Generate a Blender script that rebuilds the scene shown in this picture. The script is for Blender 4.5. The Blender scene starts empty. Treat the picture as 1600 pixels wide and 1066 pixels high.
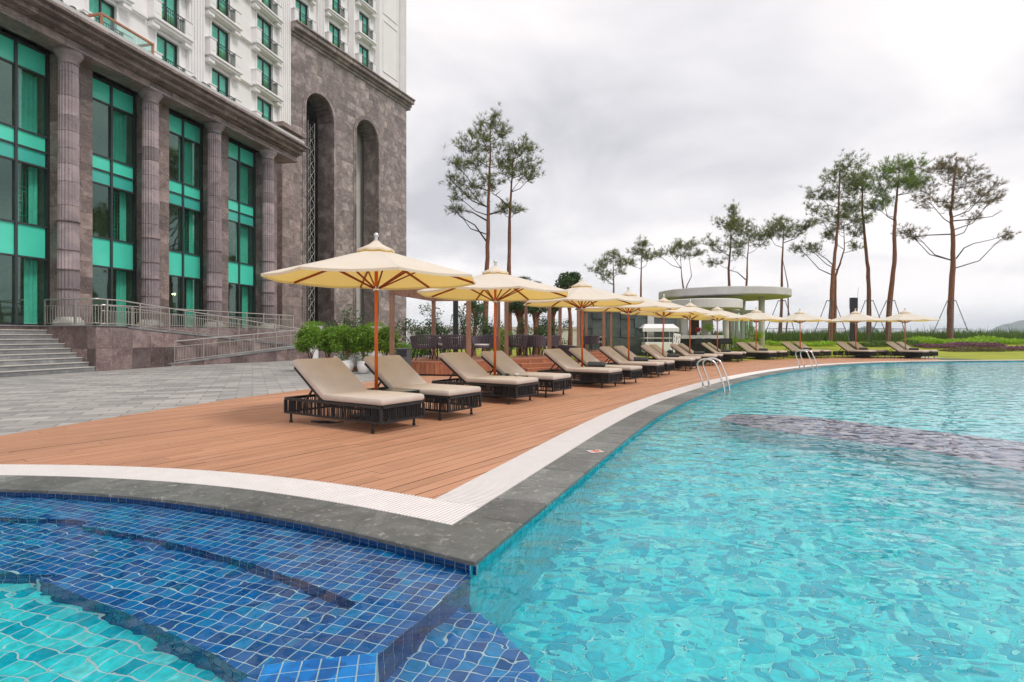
import bpy, bmesh, math, random
from mathutils import Vector, Matrix
random.seed(7)
scene = bpy.context.scene
R = math.radians

# ------------------------------------------------------------------ camera
F, EYE, HZ = 870.0, 1.2, 525.0           # focal length in photo pixels, eye height, horizon row
cam_d = bpy.data.cameras.new('camera')
cam = bpy.data.objects.new('camera', cam_d)
scene.collection.objects.link(cam)
cam.location = (0, 0, EYE)
cam.rotation_euler = (R(90), 0, 0)
cam_d.sensor_width = 36.0
cam_d.lens = 36.0 * F / 1600.0
cam_d.shift_y = -(533.0 - HZ) / 1600.0
cam_d.clip_start, cam_d.clip_end = 0.05, 12000
scene.camera = cam

# ------------------------------------------------------------------ sky and sun
SUN_EL, SUN_AZ = R(56), R(122)           # azimuth clockwise from +Y
world = bpy.data.worlds.new('World'); scene.world = world
world.use_nodes = True
wt = world.node_tree; wt.nodes.clear()
def wn(t, **k):
    n = wt.nodes.new(t)
    for a, b in k.items(): setattr(n, a, b)
    return n
sky = wn('ShaderNodeTexSky', sky_type='NISHITA', sun_disc=False)
sky.sun_elevation = SUN_EL; sky.sun_rotation = SUN_AZ
sky.air_density = 1.0; sky.dust_density = 2.0
tc = wn('ShaderNodeTexCoord')
sep = wn('ShaderNodeSeparateXYZ'); wt.links.new(tc.outputs['Generated'], sep.inputs[0])
zc = wn('ShaderNodeMath', operation='MAXIMUM'); wt.links.new(sep.outputs[2], zc.inputs[0]); zc.inputs[1].default_value = 0.0
za = wn('ShaderNodeMath', operation='ADD'); wt.links.new(zc.outputs[0], za.inputs[0]); za.inputs[1].default_value = 0.22
comb = wn('ShaderNodeCombineXYZ')
for i in (0, 1):
    dv = wn('ShaderNodeMath', operation='DIVIDE'); wt.links.new(sep.outputs[i], dv.inputs[0]); wt.links.new(za.outputs[0], dv.inputs[1])
    wt.links.new(dv.outputs[0], comb.inputs[i])
comb.inputs[2].default_value = 3.7
n1 = wn('ShaderNodeTexNoise'); n1.inputs['Scale'].default_value = 1.25; n1.inputs['Detail'].default_value = 7; n1.inputs['Roughness'].default_value = 0.52; n1.inputs['Distortion'].default_value = 0.35
n2 = wn('ShaderNodeTexNoise'); n2.inputs['Scale'].default_value = 0.45; n2.inputs['Detail'].default_value = 3
for n in (n1, n2): wt.links.new(comb.outputs[0], n.inputs['Vector'])
ad = wn('ShaderNodeMath', operation='MULTIPLY_ADD'); wt.links.new(n2.outputs[0], ad.inputs[0]); ad.inputs[1].default_value = 0.6
wt.links.new(n1.outputs[0], ad.inputs[2])
rp = wn('ShaderNodeValToRGB'); wt.links.new(ad.outputs[0], rp.inputs[0])
e = rp.color_ramp.elements
e[0].position = 0.55; e[0].color = (0.52, 0.515, 0.55, 1)
e[1].position = 1.0; e[1].color = (0.95, 0.90, 0.90, 1)
m_ = rp.color_ramp.elements.new(0.68); m_.color = (0.655, 0.645, 0.675, 1)
m_ = rp.color_ramp.elements.new(0.80); m_.color = (0.78, 0.755, 0.765, 1)
m_ = rp.color_ramp.elements.new(0.90); m_.color = (0.90, 0.855, 0.855, 1)
cs = wn('ShaderNodeVectorMath', operation='SCALE'); wt.links.new(rp.outputs[0], cs.inputs[0]); cs.inputs['Scale'].default_value = 9.6
mx = wn('ShaderNodeMix', data_type='RGBA'); mx.inputs[0].default_value = 0.95
wt.links.new(sky.outputs[0], mx.inputs[6]); wt.links.new(cs.outputs[0], mx.inputs[7])
bg = wn('ShaderNodeBackground'); bg.inputs['Strength'].default_value = 0.1
wt.links.new(mx.outputs[2], bg.inputs['Color'])
wo = wn('ShaderNodeOutputWorld'); wt.links.new(bg.outputs[0], wo.inputs[0])

sd = bpy.data.lights.new('sun', 'SUN'); sd.energy = 1.5; sd.angle = R(15); sd.color = (1.0, 0.95, 0.88)
sun = bpy.data.objects.new('sun', sd); scene.collection.objects.link(sun)
sv = Vector((math.sin(SUN_AZ) * math.cos(SUN_EL), math.cos(SUN_AZ) * math.cos(SUN_EL), math.sin(SUN_EL)))
sun.rotation_euler = sv.to_track_quat('Z', 'Y').to_euler()
sun.location = sv * 60

vs = scene.view_settings
vs.view_transform = 'Standard'; vs.look = 'None'; vs.exposure = 0.40; vs.gamma = 1.0; vs.use_curve_mapping = False
scene.render.engine = 'CYCLES'
cy = scene.cycles
cy.use_denoising = True; cy.max_bounces = 9; cy.diffuse_bounces = 4; cy.glossy_bounces = 4
cy.transmission_bounces = 6; cy.transparent_max_bounces = 12; cy.volume_bounces = 2
cy.caustics_refractive = True; cy.caustics_reflective = False; cy.sample_clamp_indirect = 6.0

# ------------------------------------------------------------------ helpers
def G(px, py, z=0.0):
    """ground point of height z seen at photo pixel"""
    Y = F * (EYE - z) / (py - HZ)
    return ((px - 800.0) * Y / F, Y)
def AX(px, Y): return (px - 800.0) * Y / F
def AZ(py, Y): return EYE + (HZ - py) * Y / F
WZ = -0.052                                # water level
def W(px, py, z):
    """point of height z under water, refracted at the surface"""
    d = Vector(((px - 800.0) / F, 1.0, -(py - HZ) / F)).normalized()
    t = (EYE - WZ) / -d.z
    p = Vector((0, 0, EYE)) + d * t
    eta = 1 / 1.333
    c = -d.z
    r = d * eta + Vector((0, 0, 1)) * (eta * c - math.sqrt(1 - eta * eta * (1 - c * c)))
    s = (WZ - z) / -r.z
    p = p + r * s
    return (p.x, p.y)

class MB:
    def __init__(s): s.v = []; s.f = []
    def add(s, vs, fs):
        o = len(s.v); s.v += [tuple(p) for p in vs]; s.f += [tuple(i + o for i in f) for f in fs]
    def box(s, x0, x1, y0, y1, z0, z1, M=None):
        if x0 > x1: x0, x1 = x1, x0
        if y0 > y1: y0, y1 = y1, y0
        if z0 > z1: z0, z1 = z1, z0
        vs = [(x0,y0,z0),(x1,y0,z0),(x1,y1,z0),(x0,y1,z0),(x0,y0,z1),(x1,y0,z1),(x1,y1,z1),(x0,y1,z1)]
        if M is not None: vs = [M @ Vector(p) for p in vs]
        s.add(vs, [(3,2,1,0),(4,5,6,7),(0,1,5,4),(1,2,6,5),(2,3,7,6),(3,0,4,7)])
        return s
    def bbox(s, x0, x1, y0, y1, z0, z1, c=0.01, M=None):
        """box with chamfered edges"""
        vs = []
        for z, i in ((z0, c), (z0 + c, 0), (z1 - c, 0), (z1, c)):
            for x, y in ((x0, y0), (x1, y0), (x1, y1), (x0, y1)):
                sx = c if x == x0 else -c; sy = c if y == y0 else -c
                if i == 0: # octagon ring
                    if (x, y) in ((x0, y0), (x1, y1)): vs += [(x, y + sy, z), (x + sx, y, z)]
                    else: vs += [(x + sx, y, z), (x, y + sy, z)]
                else:
                    a, b = (x + sx * 1.0, y + sy * 1.0), (x + sx * 1.0, y + sy * 1.0)
                    vs += [(a[0], a[1], z), (b[0], b[1], z)]
        if M is not None: vs = [M @ Vector(p) for p in vs]
        fs = [tuple(reversed([0, 2, 4, 6])), (24, 26, 28, 30)]
        for k in range(3):
            for j in range(8):
                a, b = k * 8 + j, k * 8 + (j + 1) % 8
                fs.append((a, b, b + 8, a + 8))
        s.add(vs, fs); return s
    def tube(s, path, rad, n=8, caps=True):
        path = [Vector(p) for p in path]
        if not isinstance(rad, (list, tuple)): rad = [rad] * len(path)
        o = len(s.v); ref = None
        for i, p in enumerate(path):
            a = path[max(0, i - 1)]; b = path[min(len(path) - 1, i + 1)]
            t = (b - a)
            t = t.normalized() if t.length > 1e-9 else Vector((0, 0, 1))
            if ref is None: ref = t.orthogonal().normalized()
            ref = (ref - t * ref.dot(t))
            ref = ref.normalized() if ref.length > 1e-6 else t.orthogonal().normalized()
            bi = t.cross(ref)
            for k in range(n):
                an = 2 * math.pi * k / n
                s.v.append(tuple(p + (ref * math.cos(an) + bi * math.sin(an)) * rad[i]))
        for i in range(len(path) - 1):
            for k in range(n):
                a = o + i * n + k; b = o + i * n + (k + 1) % n
                s.f.append((a, b, b + n, a + n))
        if caps:
            s.f.append(tuple(o + k for k in reversed(range(n))))
            e = o + (len(path) - 1) * n
            s.f.append(tuple(e + k for k in range(n)))
        return s
    def bar(s, a, b, w, h=None):
        """square bar between two points"""
        h = h or w
        a, b = Vector(a), Vector(b); t = (b - a).normalized()
        up = Vector((0, 0, 1)) if abs(t.z) < 0.95 else Vector((1, 0, 0))
        x = t.cross(up).normalized() * (w / 2); y = x.cross(t).normalized() * (h / 2)
        vs = [a - x - y, a + x - y, a + x + y, a - x + y, b - x - y, b + x - y, b + x + y, b - x + y]
        s.add(vs, [(0,1,2,3),(7,6,5,4),(0,4,5,1),(1,5,6,2),(2,6,7,3),(3,7,4,0)])
        return s
    def lathe(s, prof, n=16, c=(0, 0), caps=True):
        o = len(s.v)
        for r, z in prof:
            for k in range(n):
                an = 2 * math.pi * k / n
                s.v.append((c[0] + r * math.cos(an), c[1] + r * math.sin(an), z))
        for i in range(len(prof) - 1):
            for k in range(n):
                a = o + i * n + k; b = o + i * n + (k + 1) % n
                s.f.append((a, b, b + n, a + n))
        if caps:
            s.f.append(tuple(o + k for k in reversed(range(n))))
            e = o + (len(prof) - 1) * n
            s.f.append(tuple(e + k for k in range(n)))
        return s
    def prism(s, poly, z0, z1, c=0.0, bottom=False):
        """vertical prism over a 2-D polygon, upper edge chamfered by c"""
        n = len(poly)
        if n < 3: return s
        ar = sum(poly[i][0] * poly[(i + 1) % n][1] - poly[(i + 1) % n][0] * poly[i][1] for i in range(n))
        if abs(ar) < 1e-7: return s
        if ar < 0: poly = poly[::-1]
        rings = [[(x, y, z0) for x, y in poly]]
        if c > 0:
            rings.append([(x, y, z1 - c) for x, y in poly])
            ins = []
            for i in range(n):
                a, b, d = poly[i - 1], poly[i], poly[(i + 1) % n]
                e1 = Vector((b[0] - a[0], b[1] - a[1])); e2 = Vector((d[0] - b[0], d[1] - b[1]))
                if e1.length < 1e-9 or e2.length < 1e-9: ins.append((b[0], b[1], z1)); continue
                e1.normalize(); e2.normalize()
                nn = Vector((-e1.y - e2.y, e1.x + e2.x))
                k = nn.length
                if k < 0.3: ins.append((b[0], b[1], z1)); continue
                nn = nn / k * min(c * 2 / k, 3 * c)
                ins.append((b[0] + nn.x, b[1] + nn.y, z1))
            rings.append(ins)
        else:
            rings.append([(x, y, z1) for x, y in poly])
        o = len(s.v)
        for r_ in rings: s.v += r_
        for k in range(len(rings) - 1):
            for i in range(n):
                a = o + k * n + i; b = o + k * n + (i + 1) % n
                s.f.append((a, b, b + n, a + n))
        t = o + (len(rings) - 1) * n
        s.f.append(tuple(t + i for i in range(n)))
        if bottom: s.f.append(tuple(o + i for i in reversed(range(n))))
        return s
    def mesh(s, name, m, smooth=False):
        me = bpy.data.meshes.new(name)
        me.from_pydata(s.v, [], s.f)
        if m is not None: me.materials.append(m)
        if smooth: me.polygons.foreach_set('use_smooth', [True] * len(me.polygons))
        me.update()
        return me
    def build(s, name, m, parent=None, smooth=False, loc=None, kind=None):
        return link(name, s.mesh(name, m, smooth), parent, loc, kind)

def link(name, me, parent=None, loc=None, kind=None):
    o = bpy.data.objects.new(name, me)
    scene.collection.objects.link(o)
    o.parent = parent
    if loc is not None: o.location = loc
    if kind: o['kind'] = kind
    return o
def tag(o, label=None, cat=None, group=None, kind=None):
    if label: o['label'] = label
    if cat: o['category'] = cat
    if group: o['group'] = group
    if kind: o['kind'] = kind
    return o
def empty(name, loc=(0, 0, 0), rz=0.0, label=None, cat=None, group=None):
    o = bpy.data.objects.new(name, None); scene.collection.objects.link(o)
    o.location = loc; o.rotation_euler = (0, 0, rz); o.empty_display_size = 0.2
    return tag(o, label, cat, group)
def copy_tree(o, parent=None):
    c = o.copy(); scene.collection.objects.link(c); c.parent = parent
    for ch in o.children: copy_tree(ch, c)
    return c
def smooth_by_angle(o, ang=40):
    try:
        o.data.polygons.foreach_set('use_smooth', [True] * len(o.data.polygons))
        o.data.set_sharp_from_angle(angle=R(ang))
    except Exception: pass
    return o

# 2-D tools
def clip_half(poly, a, b, c):
    """keep a*x + b*y <= c"""
    out = []
    n = len(poly)
    for i in range(n):
        p, q = poly[i], poly[(i + 1) % n]
        dp = a * p[0] + b * p[1] - c; dq = a * q[0] + b * q[1] - c
        if dp <= 0: out.append(p)
        if (dp < 0 < dq) or (dq < 0 < dp):
            t = dp / (dp - dq); out.append((p[0] + (q[0] - p[0]) * t, p[1] + (q[1] - p[1]) * t))
    res = []
    for p in out:
        if not res or math.hypot(p[0] - res[-1][0], p[1] - res[-1][1]) > 1e-5: res.append(p)
    if len(res) > 1 and math.hypot(res[0][0] - res[-1][0], res[0][1] - res[-1][1]) < 1e-5: res.pop()
    return res
def area(poly):
    n = len(poly)
    return 0.5 * sum(poly[i][0] * poly[(i + 1) % n][1] - poly[(i + 1) % n][0] * poly[i][1] for i in range(n))
def inside(p, poly):
    x, y = p; c = False; n = len(poly); j = n - 1
    for i in range(n):
        xi, yi = poly[i]; xj, yj = poly[j]
        if (yi > y) != (yj > y) and x < (xj - xi) * (y - yi) / (yj - yi) + xi: c = not c
        j = i
    return c
def spline(pts, step):
    """Catmull-Rom through pts, resampled at about step"""
    P = [Vector((p[0], p[1])) for p in pts]
    P = [P[0] * 2 - P[1]] + P + [P[-1] * 2 - P[-2]]
    out = []
    for i in range(1, len(P) - 2):
        L = (P[i + 1] - P[i]).length; n = max(1, int(round(L / (step(P[i]) if callable(step) else step))))
        for k in range(n):
            t = k / n
            a, b, c, d = P[i - 1], P[i], P[i + 1], P[i + 2]
            q = 0.5 * ((2 * b) + (c - a) * t + (2 * a - 5 * b + 4 * c - d) * t * t + (3 * b - a - 3 * c + d) * t ** 3)
            out.append((q.x, q.y))
    out.append((P[-2].x, P[-2].y))
    return out
def offset(path, d):
    """offset to the left of travel by d with mitred corners"""
    out = []; n = len(path)
    for i in range(n):
        e1 = e2 = None
        if i > 0: e1 = Vector((path[i][0] - path[i-1][0], path[i][1] - path[i-1][1])).normalized()
        if i < n - 1: e2 = Vector((path[i+1][0] - path[i][0], path[i+1][1] - path[i][1])).normalized()
        e1 = e1 or e2; e2 = e2 or e1
        nn = Vector((-e1.y - e2.y, e1.x + e2.x)); k = nn.length
        nn = nn / k * (2 * d / k)
        out.append((path[i][0] + nn.x, path[i][1] + nn.y))
    return out
def arclen(path):
    s = [0.0]
    for a, b in zip(path, path[1:]): s.append(s[-1] + math.hypot(b[0] - a[0], b[1] - a[1]))
    return s
def at_len(path, S, s):
    s = min(max(s, 0), S[-1])
    lo, hi = 0, len(S) - 1
    while hi - lo > 1:
        m = (lo + hi) // 2
        if S[m] <= s: lo = m
        else: hi = m
    t = (s - S[lo]) / max(1e-9, S[hi] - S[lo])
    a, b = path[lo], path[hi]
    return (a[0] + (b[0] - a[0]) * t, a[1] + (b[1] - a[1]) * t)

# ------------------------------------------------------------------ materials
def srgb(r, g, b):
    f = lambda c: (c / 255 / 12.92) if c / 255 <= 0.04045 else ((c / 255 + 0.055) / 1.055) ** 2.4
    return (f(r), f(g), f(b), 1.0)
class NT:
    def __init__(s, name):
        s.m = bpy.data.materials.new(name); s.m.use_nodes = True
        s.t = s.m.node_tree; s.b = s.t.nodes['Principled BSDF']; s.out = s.t.nodes['Material Output']
    def n(s, t, **k):
        x = s.t.nodes.new(t)
        for a, b in k.items(): setattr(x, a, b)
        return x
    def l(s, a, b): s.t.links.new(a, b)
    def set(s, sock, v):
        if hasattr(v, 'is_output') or isinstance(v, bpy.types.NodeSocket): s.l(v, sock)
        else: sock.default_value = v
    def coord(s, kind='Object'): return s.n('ShaderNodeTexCoord').outputs[kind]
    def pos(s): return s.n('ShaderNodeNewGeometry').outputs['Position']
    def rand(s): return s.n('ShaderNodeObjectInfo').outputs['Random']
    def math(s, op, a, b=0.0, c=0.0):
        x = s.n('ShaderNodeMath', operation=op)
        s.set(x.inputs[0], a); s.set(x.inputs[1], b); s.set(x.inputs[2], c)
        return x.outputs[0]
    def vmath(s, op, a, b=(0, 0, 0)):
        x = s.n('ShaderNodeVectorMath', operation=op); s.set(x.inputs[0], a)
        if op == 'SCALE': s.set(x.inputs['Scale'], b)
        else: s.set(x.inputs[1], b)
        return x.outputs[0]
    def mapping(s, v, loc=(0,0,0), rot=(0,0,0), sc=(1,1,1)):
        x = s.n('ShaderNodeMapping'); s.l(v, x.inputs[0])
        x.inputs[1].default_value = loc; x.inputs[2].default_value = rot; x.inputs[3].default_value = sc
        return x.outputs[0]
    def shifted(s, v, k=31.0):
        """vector moved by a random amount per object so pieces do not repeat"""
        c = s.n('ShaderNodeCombineXYZ'); r = s.rand()
        s.l(s.math('MULTIPLY', r, k), c.inputs[0]); s.l(s.math('MULTIPLY', r, k * 1.7), c.inputs[1]); s.l(s.math('MULTIPLY', r, k * 0.6), c.inputs[2])
        return s.vmath('ADD', v, c.outputs[0])
    def noise(s, v, scale, detail=3, rough=0.5, dist=0.0):
        x = s.n('ShaderNodeTexNoise'); s.l(v, x.inputs['Vector'])
        x.inputs['Scale'].default_value = scale; x.inputs['Detail'].default_value = detail
        x.inputs['Roughness'].default_value = rough; x.inputs['Distortion'].default_value = dist
        return x.outputs[0]
    def voro(s, v, scale, feature='F1', out='Distance'):
        x = s.n('ShaderNodeTexVoronoi', feature=feature); s.l(v, x.inputs['Vector']); x.inputs['Scale'].default_value = scale
        return x.outputs[out]
    def ramp(s, f, stops, interp='LINEAR'):
        x = s.n('ShaderNodeValToRGB'); s.l(f, x.inputs[0]); x.color_ramp.interpolation = interp
        el = x.color_ramp.elements
        while len(el) < len(stops): el.new(0.5)
        for q, (p, c) in zip(el, stops):
            q.position = p; q.color = c if hasattr(c, '__len__') else (c, c, c, 1)
        return x.outputs[0]
    def mix(s, f, a, b, blend='MIX'):
        x = s.n('ShaderNodeMix', data_type='RGBA', blend_type=blend)
        s.set(x.inputs[0], f); s.set(x.inputs[6], a); s.set(x.inputs[7], b)
        return x.outputs[2]
    def hsv(s, col, v=1.0, sat=1.0, h=0.5):
        x = s.n('ShaderNodeHueSaturation'); s.set(x.inputs['Color'], col); s.set(x.inputs['Value'], v)
        s.set(x.inputs['Saturation'], sat); s.set(x.inputs['Hue'], h)
        return x.outputs[0]
    def bump(s, h, strength=0.3, dist=0.01):
        x = s.n('ShaderNodeBump'); s.set(x.inputs['Height'], h); x.inputs['Strength'].default_value = strength; x.inputs['Distance'].default_value = dist
        s.l(x.outputs[0], s.b.inputs['Normal']); return x.outputs[0]
    def col(s, c): s.set(s.b.inputs['Base Color'], c)
    def rough(s, v): s.set(s.b.inputs['Roughness'], v)
    def range(s, v, a, b, c, d):
        x = s.n('ShaderNodeMapRange'); s.set(x.inputs[0], v)
        for i, q in enumerate((a, b, c, d)): x.inputs[i + 1].default_value = q
        return x.outputs[0]

def plain(name, col, rough=0.6, metal=0.0, var=0.12, scale=6.0, spec=0.5, bump=0.0):
    t = NT(name); v = t.coord()
    n = t.noise(t.shifted(v), scale, 4, 0.6)
    k = t.math('ADD', t.range(n, 0.25, 0.75, 1 - var, 1 + var), t.math('MULTIPLY', t.math('SUBTRACT', t.rand(), 0.5), var * 0.8))
    t.col(t.hsv(col, k)); t.rough(rough); t.b.inputs['Metallic'].default_value = metal
    t.b.inputs['Specular IOR Level'].default_value = spec
    if bump: t.bump(t.noise(v, scale * 8, 3), bump, 0.01)
    return t.m

def stone_mat(name, c0, c1, c2, vein, rough=0.42, spread=0.5, vscale=1.0):
    t = NT(name); v = t.shifted(t.coord())
    n = t.noise(v, 1.3 * vscale, 6, 0.62, 0.6)
    base = t.ramp(n, [(0.28, c0), (0.5, c1), (0.72, c2)])
    st = t.noise(t.mapping(v, sc=(1.2, 1.2, 4.5)), 2.0 * vscale, 5, 0.65, 1.2)
    base = t.mix(t.range(st, 0.5, 0.75, 0.0, 0.45), base, c2)
    w = t.noise(v, 2.6 * vscale, 4, 0.55, 2.2)
    vn = t.math('ABSOLUTE', t.math('SUBTRACT', w, 0.5))
    vf = t.range(vn, 0.0, 0.014, 0.55, 0.0)
    base = t.mix(vf, base, vein)
    k = t.range(t.rand(), 0, 1, 1 - spread, 1 + spread * 0.85)
    base = t.hsv(base, k, 1.0)
    t.col(base); t.rough(t.range(n, 0.3, 0.7, rough - 0.08, rough + 0.15))
    t.bump(t.noise(v, 40, 3), 0.08, 0.004)
    return t.m
M = {}
M['stone'] = stone_mat('mauve_granite', (0.105, 0.072, 0.068, 1), (0.20, 0.143, 0.132, 1), (0.40, 0.305, 0.275, 1), (0.6, 0.52, 0.48, 1), spread=0.30)
M['stone_tower'] = stone_mat('tower_granite', (0.100, 0.074, 0.072, 1), (0.195, 0.148, 0.142, 1), (0.50, 0.42, 0.385, 1), (0.55, 0.5, 0.47, 1), spread=0.22, vscale=0.7)
M['stone_red'] = stone_mat('plinth_granite', (0.09, 0.05, 0.05, 1), (0.19, 0.13, 0.125, 1), (0.30, 0.245, 0.235, 1), (0.6, 0.5, 0.45, 1), spread=0.5)
M['drum'] = stone_mat('column_stone', (0.19, 0.145, 0.155, 1), (0.29, 0.235, 0.25, 1), (0.43, 0.34, 0.335, 1), (0.55, 0.44, 0.42, 1), spread=0.34)
M['step'] = stone_mat('step_stone', (0.12, 0.125, 0.13, 1), (0.20, 0.205, 0.21, 1), (0.33, 0.33, 0.33, 1), (0.4, 0.4, 0.4, 1), spread=0.15)
M['step_top'] = plain('step_nosing', (0.5, 0.48, 0.44, 1), 0.6)
M['white_wall'] = plain('white_render', (0.80, 0.775, 0.775, 1), 0.75, var=0.05, scale=0.9)
M['white'] = plain('white_paint', (0.80, 0.79, 0.78, 1), 0.5, var=0.05)
M['black'] = plain('black_metal', (0.012, 0.013, 0.015, 1), 0.42, spec=0.5, var=0.3)
M['dark_frame'] = plain('dark_window_frame', (0.018, 0.022, 0.024, 1), 0.4)
M['grey_mullion'] = plain('grey_mullion', (0.045, 0.055, 0.058, 1), 0.4)
M['chrome'] = plain('brushed_steel', (0.72, 0.70, 0.67, 1), 0.22, 1.0, var=0.06)
M['steel'] = plain('railing_steel', (0.62, 0.58, 0.53, 1), 0.34, 0.85, var=0.06)
M['orange'] = plain('orange_pole_paint', (0.74, 0.145, 0.018, 1), 0.35, var=0.08)
M['rib'] = plain('red_wood_rib', (0.30, 0.045, 0.015, 1), 0.45)
M['rope'] = plain('black_rope', (0.014, 0.014, 0.016, 1), 0.75, var=0.4)
M['concrete'] = plain('pale_concrete', (0.56, 0.54, 0.525, 1), 0.8, var=0.12, scale=1.2)
M['concrete_white'] = plain('whitewashed_concrete', (0.66, 0.64, 0.63, 1), 0.8, var=0.08, scale=1.0)
M['towel'] = plain('grey_towel', (0.10, 0.105, 0.115, 1), 0.95, var=0.2, scale=14, bump=0.5)
M['wicker'] = plain('purple_grey_weave', (0.105, 0.085, 0.105, 1), 0.8, var=0.35, scale=20, bump=0.5)
M['seatpad'] = plain('pale_seat_pad', (0.62, 0.58, 0.55, 1), 0.9)
M['bark'] = plain('pine_bark', (0.235, 0.095, 0.052, 1), 0.95, var=0.5, scale=9, bump=0.9)
M['twig'] = plain('twig_bark', (0.075, 0.05, 0.045, 1), 0.95, var=0.3, scale=9)
M['prop'] = plain('prop_pole', (0.12, 0.125, 0.13, 1), 0.6)
M['greenglass'] = plain('dark_green_table_glass', (0.015, 0.04, 0.028, 1), 0.06, spec=0.9)
M['soil'] = plain('soil', (0.07, 0.05, 0.035, 1), 1.0, var=0.4)
M['brownsign'] = plain('dark_bark_brown', (0.07, 0.025, 0.02, 1), 0.6)
M['red_item'] = plain('red_flowers', (0.45, 0.05, 0.05, 1), 0.6)
M['pot'] = plain('white_glazed_pot', (0.76, 0.75, 0.75, 1), 0.3, var=0.04)

def cushion_mat():
    t = NT('beige_canvas'); v = t.coord()
    n = t.noise(t.shifted(v), 3.5, 4, 0.6)
    t.col(t.ramp(n, [(0.3, (0.54, 0.472, 0.42, 1)), (0.7, (0.61, 0.54, 0.485, 1))])); t.rough(0.9)
    wv = t.noise(v, 400, 1)
    b = t.n('ShaderNodeBump'); b.inputs['Strength'].default_value = 0.12; b.inputs['Distance'].default_value = 0.003; t.l(wv, b.inputs['Height'])
    b2 = t.n('ShaderNodeBump'); b2.inputs['Strength'].default_value = 0.35; b2.inputs['Distance'].default_value = 0.012
    t.l(t.noise(t.shifted(v), 5, 2, 0.5, 0.8), b2.inputs['Height']); t.l(b.outputs[0], b2.inputs['Normal'])
    t.l(b2.outputs[0], t.b.inputs['Normal'])
    return t.m
M['cushion'] = cushion_mat()
def canvas_mat():
    t = NT('cream_parasol_canvas'); v = t.coord()
    n = t.noise(t.shifted(v), 2.0, 4, 0.6)
    c = t.ramp(n, [(0.3, (0.85, 0.835, 0.755, 1)), (0.7, (0.91, 0.90, 0.83, 1))])
    t.col(c); t.rough(0.9)
    tr = t.n('ShaderNodeBsdfTranslucent'); tr.inputs[0].default_value = (0.97, 0.66, 0.10, 1)
    ms = t.n('ShaderNodeMixShader'); ms.inputs[0].default_value = 0.38
    t.l(t.b.outputs[0], ms.inputs[1]); t.l(tr.outputs[0], ms.inputs[2]); t.l(ms.outputs[0], t.out.inputs[0])
    t.bump(t.noise(v, 3.0, 2), 0.25, 0.03)
    return t.m
M['canvas'] = canvas_mat()
def wood_mat(name, c0, c1, c2, grain=(2.0, 40.0, 40.0), rough=0.62, spread=0.14, bump=0.15):
    t = NT(name); v = t.shifted(t.coord(), 13)
    n = t.noise(t.mapping(v, sc=grain), 1.0, 5, 0.6, 0.4)
    c = t.ramp(n, [(0.25, c0), (0.5, c1), (0.75, c2)])
    big = t.noise(v, 0.7, 3)
    k = t.math('ADD', t.range(big, 0.3, 0.7, -0.10, 0.10), t.range(t.rand(), 0, 1, 1 - spread, 1 + spread))
    t.col(t.hsv(c, k)); t.rough(rough); t.bump(n, bump, 0.004)
    return t.m
PLK_A = math.atan2(0.814, 0.58)
def deck_mat():
    t = NT('composite_decking'); p = t.pos()
    v = t.mapping(p, rot=(0, 0, -PLK_A))
    n = t.noise(t.mapping(v, sc=(1.6, 55, 1)), 1.0, 4, 0.65, 0.2)
    c = t.ramp(n, [(0.25, (0.38, 0.178, 0.100, 1)), (0.5, (0.48, 0.238, 0.138, 1)), (0.8, (0.57, 0.305, 0.19, 1))])
    big = t.noise(p, 0.35, 4, 0.6)
    dirt = t.noise(p, 2.3, 5, 0.7)
    k = t.math('ADD', t.range(big, 0.3, 0.7, -0.09, 0.09), t.range(t.rand(), 0, 1, 0.90, 1.08))
    c = t.hsv(c, k)
    c = t.mix(t.range(dirt, 0.55, 0.8, 0.0, 0.3), c, (0.52, 0.36, 0.27, 1))
    t.col(c); t.rough(t.range(n, 0.2, 0.8, 0.5, 0.7)); t.bump(n, 0.2, 0.003)
    return t.m
M['deck'] = deck_mat()
M['pergola'] = wood_mat('pergola_timber', (0.17, 0.082, 0.05, 1), (0.265, 0.135, 0.085, 1), (0.35, 0.19, 0.125, 1), (30, 30, 2.0))
M['platform'] = wood_mat('platform_boards', (0.25, 0.085, 0.04, 1), (0.37, 0.14, 0.07, 1), (0.46, 0.2, 0.11, 1), (20, 20, 3.0))
M['handrail'] = wood_mat('terrace_handrail_wood', (0.3, 0.12, 0.06, 1), (0.4, 0.17, 0.09, 1), (0.5, 0.22, 0.13, 1), (2, 30, 30))
def slate_mat():
    t = NT('slate_coping'); v = t.shifted(t.pos(), 19)
    n = t.noise(v, 2.4, 6, 0.68, 1.0)
    c = t.ramp(n, [(0.25, (0.078, 0.082, 0.078, 1)), (0.5, (0.135, 0.140, 0.132, 1)), (0.78, (0.225, 0.225, 0.21, 1))])
    g = t.noise(v, 1.1, 3)
    c = t.mix(t.range(g, 0.55, 0.8, 0, 0.35), c, (0.16, 0.185, 0.135, 1))
    sp = t.noise(v, 17, 4, 0.7, 1.4)
    c = t.mix(t.range(sp, 0.57, 0.66, 0, 0.6), c, (0.44, 0.42, 0.38, 1))
    c = t.hsv(c, t.range(t.rand(), 0, 1, 0.72, 1.4))
    t.col(c); t.rough(t.range(n, 0.3, 0.7, 0.40, 0.62)); t.bump(t.noise(v, 9, 6, 0.75, 0.8), 0.7, 0.02)
    return t.m
M['slate'] = slate_mat()
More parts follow.
